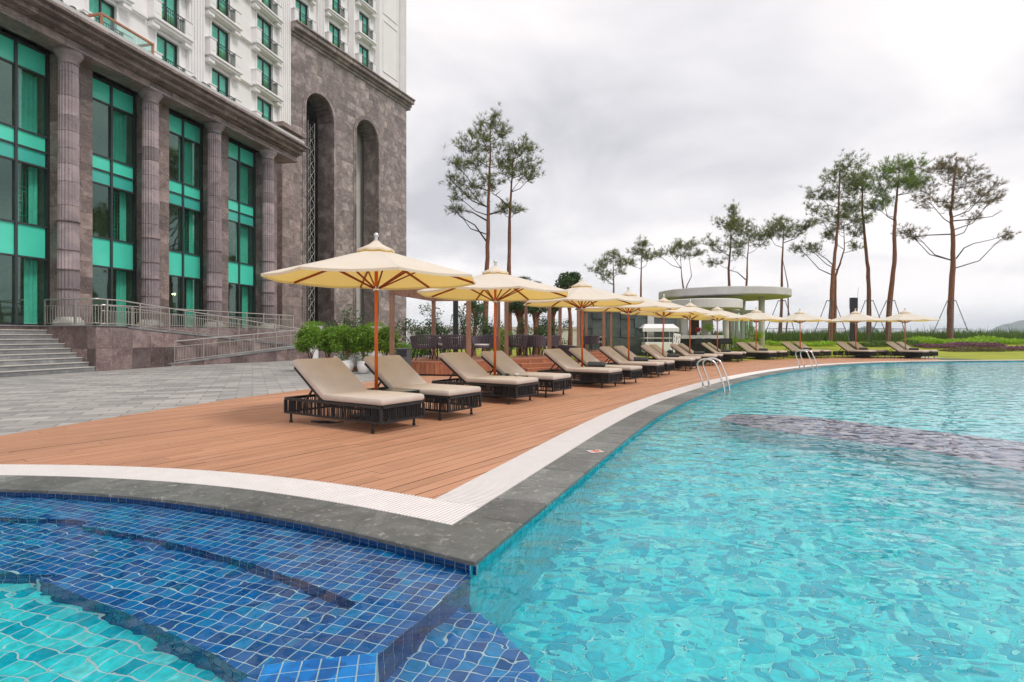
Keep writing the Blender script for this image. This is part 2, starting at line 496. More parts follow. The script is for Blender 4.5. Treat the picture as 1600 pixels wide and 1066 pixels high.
def paving_mat():
    t = NT('grey_stone_setts'); p = t.pos()
    v = t.mapping(p, rot=(0, 0, R(-25)))
    br = t.n('ShaderNodeTexBrick'); t.l(v, br.inputs['Vector'])
    br.inputs['Scale'].default_value = 1.0; br.inputs['Brick Width'].default_value = 0.6; br.inputs['Row Height'].default_value = 0.3
    br.inputs['Mortar Size'].default_value = 0.012; br.inputs['Color1'].default_value = (0.24, 0.23, 0.22, 1); br.inputs['Color2'].default_value = (0.47, 0.44, 0.41, 1)
    br.inputs['Mortar'].default_value = (0.15, 0.145, 0.14, 1); br.offset = 0.5
    n = t.noise(p, 0.45, 5, 0.65)
    st = t.noise(t.mapping(p, sc=(0.8, 3.0, 1)), 1.2, 5, 0.7)
    c = t.mix(t.range(n, 0.35, 0.7, 0.0, 0.45), br.outputs[0], (0.27, 0.27, 0.27, 1))
    c = t.mix(t.range(st, 0.52, 0.75, 0.0, 0.55), c, (0.56, 0.52, 0.48, 1))
    t.col(c); t.rough(0.7); t.bump(t.noise(p, 11, 5, 0.7), 0.4, 0.02)
    return t.m
M['paving'] = paving_mat()
def glass_mat(name, tint, refl=0.12):
    t = NT(name)
    tr = t.n('ShaderNodeBsdfTransparent'); tr.inputs[0].default_value = tint
    gl = t.n('ShaderNodeBsdfGlossy'); gl.inputs['Roughness'].default_value = 0.015; gl.inputs['Color'].default_value = (0.9, 1, 0.98, 1)
    fr = t.n('ShaderNodeLayerWeight'); fr.inputs[0].default_value = 0.5
    ms = t.n('ShaderNodeMixShader'); t.l(t.math('MULTIPLY_ADD', t.math('POWER', fr.outputs['Facing'], 4.0), 0.9, refl), ms.inputs[0])
    t.l(tr.outputs[0], ms.inputs[1]); t.l(gl.outputs[0], ms.inputs[2]); t.l(ms.outputs[0], t.out.inputs[0])
    return t.m
M['glass'] = glass_mat('teal_clear_glass', (0.62, 0.95, 0.89, 1), 0.08)
M['roomglass'] = glass_mat('teal_room_glass', (0.62, 0.97, 0.91, 1), 0.04)
M['rail_glass'] = glass_mat('rail_glass', (0.72, 0.88, 0.84, 1), 0.08)
def teal_mat(name, col, rough=0.12):
    t = NT(name); n = t.noise(t.shifted(t.coord()), 0.8, 3)
    t.col(t.hsv(col, t.range(n, 0.3, 0.7, 0.92, 1.08))); t.rough(0.5)
    t.b.inputs['Coat Weight'].default_value = 0.6; t.b.inputs['Coat Roughness'].default_value = 0.03
    return t.m
M['teal'] = teal_mat('teal_blind_panel', (0.075, 0.72, 0.52, 1))
M['teal_dim'] = teal_mat('teal_frosted_panel', (0.05, 0.50, 0.40, 1))
M['curtain'] = plain('pale_curtain', (0.62, 0.78, 0.70, 1), 0.9)
M['gold_curtain'] = plain('gold_green_curtain', (0.42, 0.40, 0.12, 1), 0.9, var=0.6, scale=12)
M['room'] = plain('room_wall', (0.48, 0.44, 0.38, 1), 0.9)
M['room_dark'] = plain('room_dark', (0.10, 0.09, 0.085, 1), 0.9)
def emit_mat(name, col, st):
    t = NT(name); t.col(col); t.set(t.b.inputs['Emission Color'], col); t.b.inputs['Emission Strength'].default_value = st
    return t.m
M['lamp'] = emit_mat('warm_lamp', (1.0, 0.62, 0.2, 1), 9.0)
M['cove'] = emit_mat('cove_light', (1.0, 0.70, 0.40, 1), 3.0)

def leaf_mat(name, c0, c1, trans=0.3, hue=0.03):
    t = NT(name); v = t.pos()
    n = t.noise(v, 2.2, 3); w = t.n('ShaderNodeTexWhiteNoise', noise_dimensions='3D')
    sn = t.n('ShaderNodeVectorMath', operation='SNAP'); t.l(v, sn.inputs[0]); sn.inputs[1].default_value = (0.06, 0.06, 0.06)
    t.l(sn.outputs[0], w.inputs[0])
    c = t.mix(t.math('ADD', t.math('MULTIPLY', n, 0.5), t.math('MULTIPLY', w.outputs[0], 0.5)), c0, c1)
    t.col(c); t.rough(0.55)
    tr = t.n('ShaderNodeBsdfTranslucent'); t.l(t.hsv(c, 1.3), tr.inputs[0])
    ms = t.n('ShaderNodeMixShader'); ms.inputs[0].default_value = trans
    t.l(t.b.outputs[0], ms.inputs[1]); t.l(tr.outputs[0], ms.inputs[2]); t.l(ms.outputs[0], t.out.inputs[0])
    return t.m
M['needle_green'] = leaf_mat('green_pine_needles', (0.07, 0.13, 0.012, 1), (0.27, 0.38, 0.035, 1))
M['needle_olive'] = leaf_mat('olive_pine_needles', (0.065, 0.085, 0.014, 1), (0.23, 0.26, 0.04, 1))
M['needle_brown'] = leaf_mat('browned_pine_needles', (0.11, 0.075, 0.032, 1), (0.25, 0.19, 0.06, 1))
M['shrub'] = leaf_mat('potted_shrub_leaves', (0.05, 0.13, 0.012, 1), (0.26, 0.44, 0.03, 1))
M['leaf_dark'] = leaf_mat('dark_shrub_leaves', (0.03, 0.06, 0.02, 1), (0.09, 0.16, 0.045, 1))
M['leaf_bright'] = leaf_mat('bright_hedge_leaves', (0.17, 0.36, 0.015, 1), (0.44, 0.62, 0.03, 1))
M['leaf_purple'] = leaf_mat('purple_hedge_leaves', (0.12, 0.045, 0.075, 1), (0.33, 0.16, 0.21, 1))
M['leaf_rust'] = leaf_mat('brown_hedge_leaves', (0.10, 0.11, 0.02, 1), (0.22, 0.17, 0.06, 1))
M['grassblade'] = leaf_mat('tall_grass', (0.05, 0.11, 0.015, 1), (0.14, 0.23, 0.03, 1))
def lawn_mat():
    t = NT('lawn_grass'); p = t.pos()
    n = t.noise(p, 0.5, 5, 0.6); f = t.noise(p, 30, 3, 0.7)
    c = t.ramp(n, [(0.3, (0.20, 0.25, 0.012, 1)), (0.6, (0.34, 0.36, 0.015, 1)), (0.8, (0.45, 0.40, 0.03, 1))])
    t.col(t.hsv(c, t.range(f, 0.2, 0.8, 0.75, 1.2))); t.rough(0.9); t.bump(f, 0.6, 0.03)
    return t.m
M['lawn'] = lawn_mat()
M['earth'] = plain('rough_ground', (0.10, 0.12, 0.06, 1), 0.95, var=0.4, scale=0.2)
M['hill'] = plain('wooded_hill', (0.05, 0.075, 0.04, 1), 0.95, var=0.35, scale=0.02)
M['sea'] = plain('bay_water', (0.10, 0.16, 0.18, 1), 0.12, var=0.05, scale=0.01)

TILE = 0.088                                 # aqua floor tiles
BT = 0.072                                   # blue step tiles
GRID_A = math.atan2(-0.33, 0.944)            # tile rows run along (0.944,-0.33)
def tile_mat(name, cols, grout=None, T=TILE):
    """per-tile colour from the tile's place in the grid; with grout: joints drawn for the stretches too far to build"""
    t = NT(name); p = t.pos()
    v = t.mapping(p, rot=(0, 0, -GRID_A), sc=(1 / T, 1 / T, 1 / T))
    fl = t.vmath('FLOOR', v)
    w = t.n('ShaderNodeTexWhiteNoise', noise_dimensions='2D'); t.l(fl, w.inputs[0])
    k = len(cols)
    c = t.ramp(w.outputs[0], [(i / k, q) for i, q in enumerate(cols)], 'CONSTANT')
    n = t.noise(p, 26, 3)
    c = t.hsv(c, t.range(n, 0.2, 0.8, 0.72, 1.3))
    if grout:
        fr = t.vmath('FRACTION', v)
        s2 = t.n('ShaderNodeSeparateXYZ'); t.l(fr, s2.inputs[0])
        a = t.math('MINIMUM', s2.outputs[0], s2.outputs[1])
        g = t.math('LESS_THAN', a, 0.09)
        c = t.mix(g, c, grout)
    t.col(c); t.rough(0.16)
    return t.m
BLUE = [(0.0, 0.135, 0.44, 1), (0.0, 0.18, 0.52, 1), (0.0, 0.095, 0.33, 1), (0.004, 0.27, 0.60, 1), (0.0, 0.15, 0.47, 1)]
AQUA = [(0.05, 0.83, 0.87, 1), (0.0, 0.53, 0.67, 1), (0.035, 0.78, 0.85, 1), (0.0, 0.57, 0.70, 1), (0.15, 0.91, 0.91, 1), (0.03, 0.76, 0.83, 1), (0.0, 0.49, 0.64, 1), (0.07, 0.86, 0.88, 1)]
GROUT = (0.58, 0.76, 0.78, 1)
M['blue_tile'] = tile_mat('glazed_blue_tile', BLUE, None, BT)
M['blue_wall'] = plain('glazed_blue_wall_tile', (0.003, 0.07, 0.25, 1), 0.16, var=0.35, scale=9)
M['aqua_tile'] = tile_mat('aqua_tile', AQUA)
M['aqua_floor'] = tile_mat('aqua_tile_floor', AQUA, (0.42, 0.92, 0.93, 1))
M['aqua_wall'] = plain('aqua_wall_tile', (0.015, 0.50, 0.60, 1), 0.2, var=0.4, scale=9)
M['grout'] = plain('tile_grout', GROUT, 0.8, var=0.08)
M['mauve_tile'] = tile_mat('mauve_mosaic', [(0.33, 0.29, 0.40, 1), (0.12, 0.14, 0.26, 1), (0.22, 0.23, 0.38, 1), (0.38, 0.32, 0.40, 1), (0.05, 0.06, 0.13, 1)])
def water_mat():
    t = NT('pool_water'); t.t.nodes.remove(t.b)
    p = t.pos()
    s = t.n('ShaderNodeSeparateXYZ'); t.l(p, s.inputs[0])
    # choppier out in the main pool, calmer over the shallow steps
    d = t.math('ADD', s.outputs[0], t.math('MULTIPLY', s.outputs[1], -0.35))
    amp = t.range(d, -2.2, 0.2, 0.72, 1.0)
    a = t.noise(t.mapping(p, rot=(0, 0, 0.5), sc=(1, 1.35, 1)), 3.6, 0, 0.5, 0.3)
    b = t.noise(t.mapping(p, rot=(0, 0, -0.4), sc=(1, 1.3, 1)), 8.0, 0, 0.5, 0.4)
    sw = t.noise(p, 17.0, 0)
    h = t.math('ADD', t.math('MULTIPLY', a, 0.0225), t.math('ADD', t.math('MULTIPLY', b, 0.0078), t.math('MULTIPLY', sw, 0.0011)))
    h = t.math('MULTIPLY', h, amp)
    bp = t.n('ShaderNodeBump'); bp.inputs['Strength'].default_value = 1.0; bp.inputs['Distance'].default_value = 1.0
    t.l(h, bp.inputs['Height'])
    g = t.n('ShaderNodeBsdfGlass'); g.inputs['IOR'].default_value = 1.333; g.inputs['Roughness'].default_value = 0.0
    g.inputs['Color'].default_value = (0.94, 0.99, 1.0, 1); t.l(bp.outputs[0], g.inputs['Normal'])
    t.l(g.outputs[0], t.out.inputs[0])
    return t.m
M['water'] = water_mat()
# ================================================================== the setting: pool, deck, ground
def struct(o): o['kind'] = 'structure'; return o
def sheet(name, poly, z, m, parent=None):
    mb = MB(); mb.add([(x, y, z) for x, y in (poly if area(poly) > 0 else poly[::-1])], [tuple(range(len(poly)))])
    return mb.build(name, m, parent)

# ---- pool edge (water side of the coping), walked so that the deck lies to the left
left_pts = [(-9.5, 3.9), (-8.0, 4.17), (-6.5, 4.34), (-5.2, 4.42)] + [G(*p) for p in
    ((0, 761), (125, 765.6), (219, 772), (312, 783), (406, 797), (500, 815.6), (590, 837), (675, 859), (742, 878))]
right_pts = [G(*p) for p in ((742, 878), (800, 832), (840.6, 798), (922, 735), (987.5, 675.6), (1050, 635), (1112.5, 610), (1175, 591), (1237.5, 579), (1300, 571.3), (1370, 567), (1450, 565), (1600, 563.5))] + [(31, 27.4), (40, 26.5)]
def relax(path, n):
    """even out measuring noise along a path, ends fixed"""
    S = arclen(path); N = int(S[-1] / 0.3)
    q = [at_len(path, S, S[-1] * i / N) for i in range(N + 1)]
    for _ in range(n):
        q = [q[0]] + [((a[0] + 2 * b[0] + c[0]) / 4, (a[1] + 2 * b[1] + c[1]) / 4) for a, b, c in zip(q, q[1:], q[2:])] + [q[-1]]
    return q
left = spline(relax(spline(left_pts, 0.2), 14), 0.2)
right = spline(relax(spline(right_pts, 0.2), 60), lambda p: 0.15 if p.y < 9 else 0.6)
edge = left + right[1:]
def meet(A, B):
    for i in range(len(A) - 1, 0, -1):
        for j in range(min(len(B) - 1, 60)):
            p, r = Vector(A[i - 1]), Vector(A[i]) - Vector(A[i - 1]); q, t = Vector(B[j]), Vector(B[j + 1]) - Vector(B[j])
            d = r.x * t.y - r.y * t.x
            if abs(d) < 1e-12: continue
            u = ((q.x - p.x) * t.y - (q.y - p.y) * t.x) / d; v = ((q.x - p.x) * r.y - (q.y - p.y) * r.x) / d
            if -1e-6 <= u <= 1 + 1e-6 and -1e-6 <= v <= 1 + 1e-6: return i - 1, j + 1, tuple(p + r * u)
def edge_off(d):
    A, B = offset(left, d), offset(right, d)
    i, j, p = meet(A, B)
    return A[:i + 1] + [p] + B[j:], i + 1
edge_03, _ = edge_off(0.03)
e_cop, k_cop = edge_off(0.40)     # coping / grating joint
e_deck, k_deck = edge_off(0.80)   # grating / deck joint
S_left, S_right = arclen(left), arclen(right)

# ---- far ground, bay and hills
mb = MB(); mb.add([(-700, -300, -2.2), (900, -300, -2.2), (900, 86, -2.2), (-700, 86, -2.2)], [(0, 1, 2, 3)])
struct(mb.build('ground', M['earth']))
mb = MB(); mb.add([(-2500, 84, -2.6), (2500, 84, -2.6), (2500, 2180, -2.6), (-2500, 2180, -2.6)], [(0, 1, 2, 3)])
struct(mb.build('bay_water', M['sea']))
def hill(px0, px1, pytop, Y, seed):
    rnd = random.Random(seed)
    xc = AX((px0 + px1) / 2, Y); hw = (px1 - px0) / 2 * Y / F; H = AZ(pytop, Y) + 2.6
    mb = MB(); nx, ny = 40, 14
    ph = [rnd.uniform(0, 6.28) for _ in range(6)]
    for j in range(ny + 1):
        for i in range(nx + 1):
            u = i / nx * 2 - 1; v = j / ny * 2 - 1
            r = min(1.0, math.hypot(u, v))
            h = max(0.0, 1 - r ** 2.6) ** 0.75
            h *= 1 + 0.10 * math.sin(5 * u + ph[0]) + 0.06 * math.sin(11 * u + 4 * v + ph[1]) + 0.03 * math.sin(23 * u + ph[2])
            mb.v.append((xc + u * hw, Y + v * hw * 0.8, -2.7 + H * h))
    for j in range(ny):
        for i in range(nx):
            a = j * (nx + 1) + i; mb.f.append((a, a + 1, a + nx + 2, a + nx + 1))
    o = mb.build('karst_hill', M['hill'], smooth=True)
    return struct(o)
for a in ((1546, 1648, 504, 1500, 1), (1322, 1378, 511, 1600, 2), (1255, 1320, 517, 1750, 3), (1215, 1262, 518.5, 1800, 4), (1375, 1475, 519.5, 1950, 5), (1620, 1760, 514, 1750, 6)):
    hill(*a)

# ---- paving (everything behind the deck) and deck outline
back_pts = [(-6.45, 5.25), G(0, 681), G(250, 640.6), G(375, 622), G(475, 609), (-3.75, 14.6), (-2.3, 17.2), (-0.7, 19.9), (1.1, 23.0), (3.2, 26.4), (5.6, 29.6), (8.3, 32.2), (11.4, 34.2), (15, 35.4), (18.6, 35.6), (21.6, 34.8), (23.6, 32.8)]
back = spline(back_pts, 0.4)
iend = max(i for i, p in enumerate(e_deck) if p[0] < 21.6)
istart = min(i for i, p in enumerate(e_deck) if p[0] > -6.4)
deck_poly = e_deck[istart:iend + 1] + back[::-1]
if area(deck_poly) < 0: deck_poly = deck_poly[::-1]
pav_poly = [(-6.40, 5.15)] + [(-40, 3.0), (-40, 78), (10, 78), (30, 60)] + back[::-1]
struct(sheet('paving', pav_poly, -0.006, M['paving']))
M['dark_gap'] = plain('shadow_gap_bitumen', (0.03, 0.025, 0.022, 1), 0.95)

# ---- deck: one object per plank for the nearest, the rest joined
deck = struct(sheet('timber_deck', deck_poly, -0.032, M['dark_gap']))
ux, uy = 0.58 / math.hypot(0.58, 0.814), 0.814 / math.hypot(0.58, 0.814)
vx, vy = -uy, ux
PIT, GAP = 0.142, 0.011

planks = []
wmin = min(p[0] * vx + p[1] * vy for p in deck_poly); wmax = max(p[0] * vx + p[1] * vy for p in deck_poly)
rnd = random.Random(3)
bm = bmesh.new()
bm.faces.new([bm.verts.new((x, y, 0)) for x, y in deck_poly])
def cut(geom, nx, ny, c):
    return bmesh.ops.bisect_plane(bm, geom=geom, plane_co=(nx * c, ny * c, 0), plane_no=(nx, ny, 0))
nstrip = int((wmax - wmin) / PIT) + 1
for k in range(nstrip + 1):
    for off in (-GAP / 2, GAP / 2):
        cut(bm.verts[:] + bm.edges[:] + bm.faces[:], vx, vy, wmin + k * PIT + off)
strips = {}
for f in bm.faces:
    c = f.calc_center_bounds(); t = (min(v.co.x * vx + v.co.y * vy for v in f.verts) + max(v.co.x * vx + v.co.y * vy for v in f.verts)) / 2 - wmin
    k = int(t // PIT); r_ = t - k * PIT
    if GAP * 0.6 < r_ < PIT - GAP * 0.6: strips.setdefault(k, []).append([(v.co.x, v.co.y) for v in f.verts])
bm.free()
for k, fs in strips.items():
    st0 = rnd.uniform(0, 2.9)
    for st in fs:
        s0 = min(p[0] * ux + p[1] * uy for p in st); s1 = max(p[0] * ux + p[1] * uy for p in st)
        s = math.floor((s0 - st0) / 2.9) * 2.9 + st0
        while s < s1:
            pl = clip_half(clip_half(st, -ux, -uy, -(s + 0.0015)), ux, uy, s + 2.9 - 0.0015)
            s += 2.9
            if len(pl) >= 3 and abs(area(pl)) > 0.0004: planks.append(pl)
def vis_size(pl):
    cx = sum(p[0] for p in pl) / len(pl); cy_ = sum(p[1] for p in pl) / len(pl)
    if cy_ < 0.5 or abs(cx / cy_) > 0.95: return 0
    return abs(area(pl)) / cy_ ** 3
planks.sort(key=lambda q: -vis_size(q))
M['gap_shade'] = plain('painted_gap_shade', (0.055, 0.03, 0.02, 1), 0.95)  # shadow in the deck gaps, painted as near-black plank sides
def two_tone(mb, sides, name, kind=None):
    me = mb.mesh(name, M['deck']); me.materials.append(M['gap_shade'])
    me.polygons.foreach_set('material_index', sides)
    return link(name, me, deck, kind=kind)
rest = MB(); rest_i = []
for i, pl in enumerate(planks):
    dz = rnd.uniform(-0.0015, 0.0015)
    mb = MB().prism(pl, -0.03, dz, 0.0018)
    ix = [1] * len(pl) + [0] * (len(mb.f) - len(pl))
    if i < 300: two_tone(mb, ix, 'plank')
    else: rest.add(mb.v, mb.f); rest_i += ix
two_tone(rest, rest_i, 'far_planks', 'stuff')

# ---- coping stones
coping = struct(sheet('pool_coping', edge_03 + e_deck[::-1], -0.05, M['dark_gap']))
def sub_path(path, S, s0, s1, d):
    off = offset(path, d)
    ss = [s0] + [x for x in S if s0 + 0.02 < x < s1 - 0.02] + [s1]
    return [at_len(off, [x * 1.0 for x in S], s) for s in ss]
def stone(pl): MB().prism(pl, -0.026, rnd.uniform(-0.001, 0.0015), 0.006, bottom=True).build('coping_stone', M['slate'], coping)
def cuts_of(total, first, grow):
    c = [first]
    while c[-1] < total - 1.2: c.append(c[-1] + rnd.choice((0.45, 0.55, 0.66)) * (1 if c[-1] < grow else 1.7))
    return c + [total]
CR = 0.66
TL, TR = S_left[-1], S_right[-1]
for path, S, first, rev in ((left, S_left, 0.85, True), (right, S_right, CR, False)):
    c = cuts_of(S[-1], first, 12)
    for a, b in zip(c, c[1:]):
        if rev: a, b = S[-1] - b, S[-1] - a
        stone(sub_path(path, S, a + 0.0015, b - 0.0015, 0.0) + sub_path(path, S, a + 0.0015, b - 0.0015, 0.398)[::-1])
lo = sub_path(left, S_left, TL - 0.85 + 0.0015, TL, 0.398); ro = sub_path(right, S_right, 0, CR - 0.0015, 0.398)
i_, j_, p_ = meet(lo, ro)
stone(sub_path(left, S_left, TL - 0.85 + 0.0015, TL, 0.0) + sub_path(right, S_right, 0, CR - 0.0015, 0.0)[1:] + (lo[:i_ + 1] + [p_] + ro[j_:])[::-1])

# ---- white overflow grating: bars across the channel, one joined piece
gr = MB()
M['grate'] = plain('white_grating', (0.80, 0.755, 0.735, 1), 0.5, var=0.05)
grating = struct(sheet('overflow_grating', e_cop + e_deck[::-1], -0.03, M['dark_gap']))
def bars(path, pitch, s_from, s_to):
    S = arclen(path); inner = offset(path, 0.403); outer = offset(path, 0.797); s = s_from
    while s < s_to:
        yield [at_len(inner, S, s), at_len(inner, S, s + pitch * 0.64), at_len(outer, S, s + pitch * 0.64), at_len(outer, S, s)]
        s += pitch
# the left run ends square in the corner, the right run butts against it
ext = Vector((left[-1][0] - left[-2][0], left[-1][1] - left[-2][1])).normalized()
lpath = left + [(left[-1][0] + ext.x * 0.9, left[-1][1] + ext.y * 0.9)]
ext2 = Vector((right[1][0] - right[0][0], right[1][1] - right[0][1])).normalized()
rpath = [(right[0][0] - ext2.x * 0.9, right[0][1] - ext2.y * 0.9)] + right
cR = e_cop[k_cop]; nR = (ext2.y, -ext2.x); kR = nR[0] * cR[0] + nR[1] * cR[1]       # line of the right coping joint
dR = e_deck[k_deck]; nL = (ext.y, -ext.x); kL = nL[0] * dR[0] + nL[1] * dR[1]        # line of the left deck joint
SL = arclen(lpath)[-1]
for q in bars(lpath, 0.031, SL - 8.2, SL - 0.02):
    q = clip_half(q, nR[0], nR[1], kR - 0.003)
    if len(q) >= 3: gr.prism(q, -0.022, 0.0)
sg = 1 if nL[0] * right[20][0] + nL[1] * right[20][1] < kL else -1
for q in bars(rpath, 0.031, 0.0, 15.0):
    q = clip_half(q, sg * nL[0], sg * nL[1], sg * kL - 0.003)
    if len(q) >= 3: gr.prism(q, -0.022, 0.0)
gr.build('grating_bars', M['grate'], grating, kind='stuff')
i0 = min(i for i, x in enumerate(S_right) if x > 14.1)
far_g = MB()
fa, fb = offset(right, 0.403), offset(right, 0.797)
for i in range(i0, len(right) - 1): far_g.prism([fa[i], fa[i + 1], fb[i + 1], fb[i]], -0.022, -0.001)
far_g.build('far_grating', M['grate'], grating)

# ---- pool basin
Z1, Z2, ZL, ZR, ZM = -0.135, -0.255, -0.435, -0.385, -1.2
riser1 = spline([(-9.0, W(0, 809, Z1)[1] + 0.02)] + [W(px, py, Z1) for px, py in ((0, 809), (137, 824), (247, 843), (357, 871), (440, 896), (500, 918), (559, 942))], 0.12)
riser2 = spline([(-7.0, W(0, 894, Z2)[1] + 0.05)] + [W(px, py, Z2) for px, py in ((0, 894), (55, 905), (115, 926), (179, 950), (247, 981), (330, 1022), (385, 1055))], 0.12)
wa = meet(offset(left, 0.03), offset(right, 0.03))[2]          # the dividing wall springs from the corner of the coping
wb = W(592, 1022, Z1)
wd_ = Vector((wb[0] - wa[0], wb[1] - wa[1])).normalized()
wall_near = (wb[0] + wd_.x * 1.6, wb[1] + wd_.y * 1.6)
wl_n = Vector((wd_.y, -wd_.x));  wl_n = wl_n if wl_n.x < 0 else -wl_n        # to the left of the wall
r1e = Vector(riser1[-1]); bw = (r1e - Vector(wa)).dot(wl_n)                  # band width so that the first riser dies into it
bandL = [(wa[0] + wl_n.x * bw + wd_.x * t, wa[1] + wl_n.y * bw + wd_.y * t) for t in ((r1e - Vector(wa)).dot(wd_), 3.0)]
back_left = offset(left, 0.06)
corner_in = back_left[-1]
shelf1 = back_left[:-1] + [wa, wall_near, (wall_near[0] + wl_n.x * bw, wall_near[1] + wl_n.y * bw)] + riser1[::-1]
# second shelf runs from the first riser to the second and up to the band wall
r2d = Vector((riser2[-1][0] - riser2[-2][0], riser2[-1][1] - riser2[-2][1])).normalized()
_t = 0.0
while (Vector(riser2[-1]) + r2d * _t - Vector(wa)).dot(wl_n) > bw and _t < 3: _t += 0.01
r2_end = (riser2[-1][0] + r2d.x * _t, riser2[-1][1] + r2d.y * _t)
bandL[1] = r2_end
shelf2 = riser1 + [r2_end] + riser2[::-1]
floorL = [(-9.0, riser2[0][1])] + riser2 + [r2_end, (wall_near[0] + wl_n.x * bw, wall_near[1] + wl_n.y * bw), (-9.0, wall_near[1])]
_p = Vector(W(727, 950, ZR)) - Vector(wa)
lc0 = (wa[0] + wd_.x * _p.dot(wd_), wa[1] + wd_.y * _p.dot(wd_))
lowcurve = spline([lc0] + [W(px, py, ZR) for px, py in ((752, 960), (785, 989), (812, 1019), (829, 1044), (850, 1070))], 0.1)
lcd = Vector((lowcurve[-1][0] - lowcurve[-2][0], lowcurve[-1][1] - lowcurve[-2][1])).normalized()
low_end = (lowcurve[-1][0] + lcd.x * 1.2, lowcurve[-1][1] + lcd.y * 1.2)
shelfR = [lc0] + lowcurve[1:] + [low_end, wall_near]
mainP = [lc0, wa] + offset(right, 0.06)[2:] + [(40, -6), (1.0, -6), (wall_near[0], 0.3), low_end] + lowcurve[:0:-1]

ca, sa = math.cos(GRID_A), math.sin(GRID_A)
def to_grid(p): return (p[0] * ca + p[1] * sa, -p[0] * sa + p[1] * ca)
def from_grid(q): return (q[0] * ca - q[1] * sa, q[0] * sa + q[1] * ca)
def tiles(poly, limit, T):
    """full tiles (grid cells) and cut tiles of a region"""
    gp = [to_grid(p) for p in poly]
    xs = [p[0] for p in gp]; ys = [p[1] for p in gp]
    full, cut = [], []
    g = T * 0.04
    for i in range(int(math.floor(min(xs) / T)), int(math.ceil(max(xs) / T))):
        for j in range(int(math.floor(min(ys) / T)), int(math.ceil(max(ys) / T))):
            x0, x1, y0, y1 = i * T + g, (i + 1) * T - g, j * T + g, (j + 1) * T - g
            c = from_grid(((x0 + x1) / 2, (y0 + y1) / 2))
            if not limit(c): continue
            ins = [inside(q, gp) for q in ((x0, y0), (x1, y0), (x1, y1), (x0, y1))]
            if all(ins): full.append(c)
            elif any(ins):
                q = gp
                for h in ((-1, 0, -x0), (1, 0, x1), (0, -1, -y0), (0, 1, y1)): q = clip_half(q, *h)
                if len(q) >= 3 and abs(area(q)) > 0.0003: cut.append([from_grid(p) for p in q])
    return full, cut
def corners(T): h = T * 0.46; return [from_grid(q) for q in ((-h, -h), (h, -h), (h, h), (-h, h))]
cb_, ca_ = corners(BT), corners(TILE)
in_view = lambda c: 1.7 < c[1] < 6.2 and abs(c[0] / max(c[1], .1)) < 1.12
basin = struct(sheet('pool_floor', mainP, ZM, M['aqua_floor']))
blue_full = []; joined = MB(); aq = MB()
for poly, z in ((shelf1, Z1), (shelf2, Z2), (shelfR, ZR)):
    sheet('shelf', poly, z, M['grout'], basin)
    fu, cu = tiles(poly, in_view, BT)
    blue_full += [(c, z) for c in fu]
    for q in cu: joined.prism(q, z - 0.004, z + 0.003, 0.0)
sheet('shallow_floor', floorL, ZL, M['grout'], basin)
fu, cu = tiles(floorL, in_view, TILE)
for c in fu: aq.prism([(c[0] + q[0], c[1] + q[1]) for q in ca_], ZL - 0.004, ZL + 0.003, 0.002)
for q in cu: aq.prism(q, ZL - 0.004, ZL + 0.003)
aq.build('aqua_tiles', M['aqua_tile'], basin, kind='stuff')
fu, cu = tiles(mainP, lambda c: 1.4 < c[1] < 7.5 and -0.9 < c[0] / max(c[1], .1) < 1.1, TILE)
am = MB()
for c in fu: am.prism([(c[0] + q[0], c[1] + q[1]) for q in ca_], ZM - 0.002, ZM + 0.006, 0.002)
am.build('main_pool_tiles', M['aqua_tile'], basin, kind='stuff')
blue_full.sort(key=lambda c: c[0][0] ** 2 + c[0][1] ** 2 if abs(c[0][0] / c[0][1]) < 0.95 and c[0][1] > 2.1 else 99)
tm = MB().prism(cb_, -0.004, 0.003, 0.0015).mesh('tile', M['blue_tile'])
for n_, (c, z) in enumerate(blue_full):
    if n_ < 300: link('tile', tm, basin, (c[0], c[1], z + rnd.uniform(-0.0008, 0.0008)))
    else: joined.prism([(c[0] + q[0], c[1] + q[1]) for q in cb_], z - 0.004, z + 0.003, 0.0015)
joined.build('blue_tiles', M['blue_tile'], basin, kind='stuff')

def tile_wall(mb, gm, path, ztop, zbot, rows, flip=1, T=TILE):
    """vertical tiled face along a path; grout sheet behind, tiles 3 mm proud to the right of travel*flip"""
    S = arclen(path); s = 0.0; g = T * 0.04
    o = len(gm.v); n = len(path)
    gm.v += [(x, y, ztop) for x, y in path] + [(x, y, zbot) for x, y in path]
    for i in range(n - 1): gm.f.append((o + i, o + n + i, o + n + i + 1, o + i + 1))
    h = (ztop - zbot) / rows
    while s + T * 0.5 < S[-1]:
        a = at_len(path, S, s + g); b = at_len(path, S, min(S[-1], s + T - g))
        d = Vector((b[0] - a[0], b[1] - a[1]))
        if d.length > 0.01:
            d.normalize(); q = Vector((d.y, -d.x)) * 0.003 * flip
            for r_ in range(rows):
                z0, z1 = zbot + h * r_ + g, zbot + h * (r_ + 1) - g
                mb.add([(a[0], a[1], z0), (b[0], b[1], z0), (b[0] + q.x, b[1] + q.y, z0), (a[0] + q.x, a[1] + q.y, z0),
                        (a[0], a[1], z1), (b[0], b[1], z1), (b[0] + q.x, b[1] + q.y, z1), (a[0] + q.x, a[1] + q.y, z1)],
                       [(3,2,1,0),(4,5,6,7),(0,1,5,4),(1,2,6,5),(2,3,7,6),(3,0,4,7)])
        s += T
wt_, wg = MB(), MB()
tile_wall(wt_, wg, [p for p in offset(left, 0.03)], -0.025, Z1 + 0.002, 2, 1, BT)
tile_wall(wt_, wg, riser1, Z1, Z2, 2, 1, BT)
tile_wall(wt_, wg, riser2 + [r2_end], Z2, ZL, 3, 1, BT)
tile_wall(wt_, wg, [lc0, wall_near], Z1, ZR, 4, -1, BT)
tile_wall(wt_, wg, [wa, lc0], Z1, ZM, 15, -1, BT)
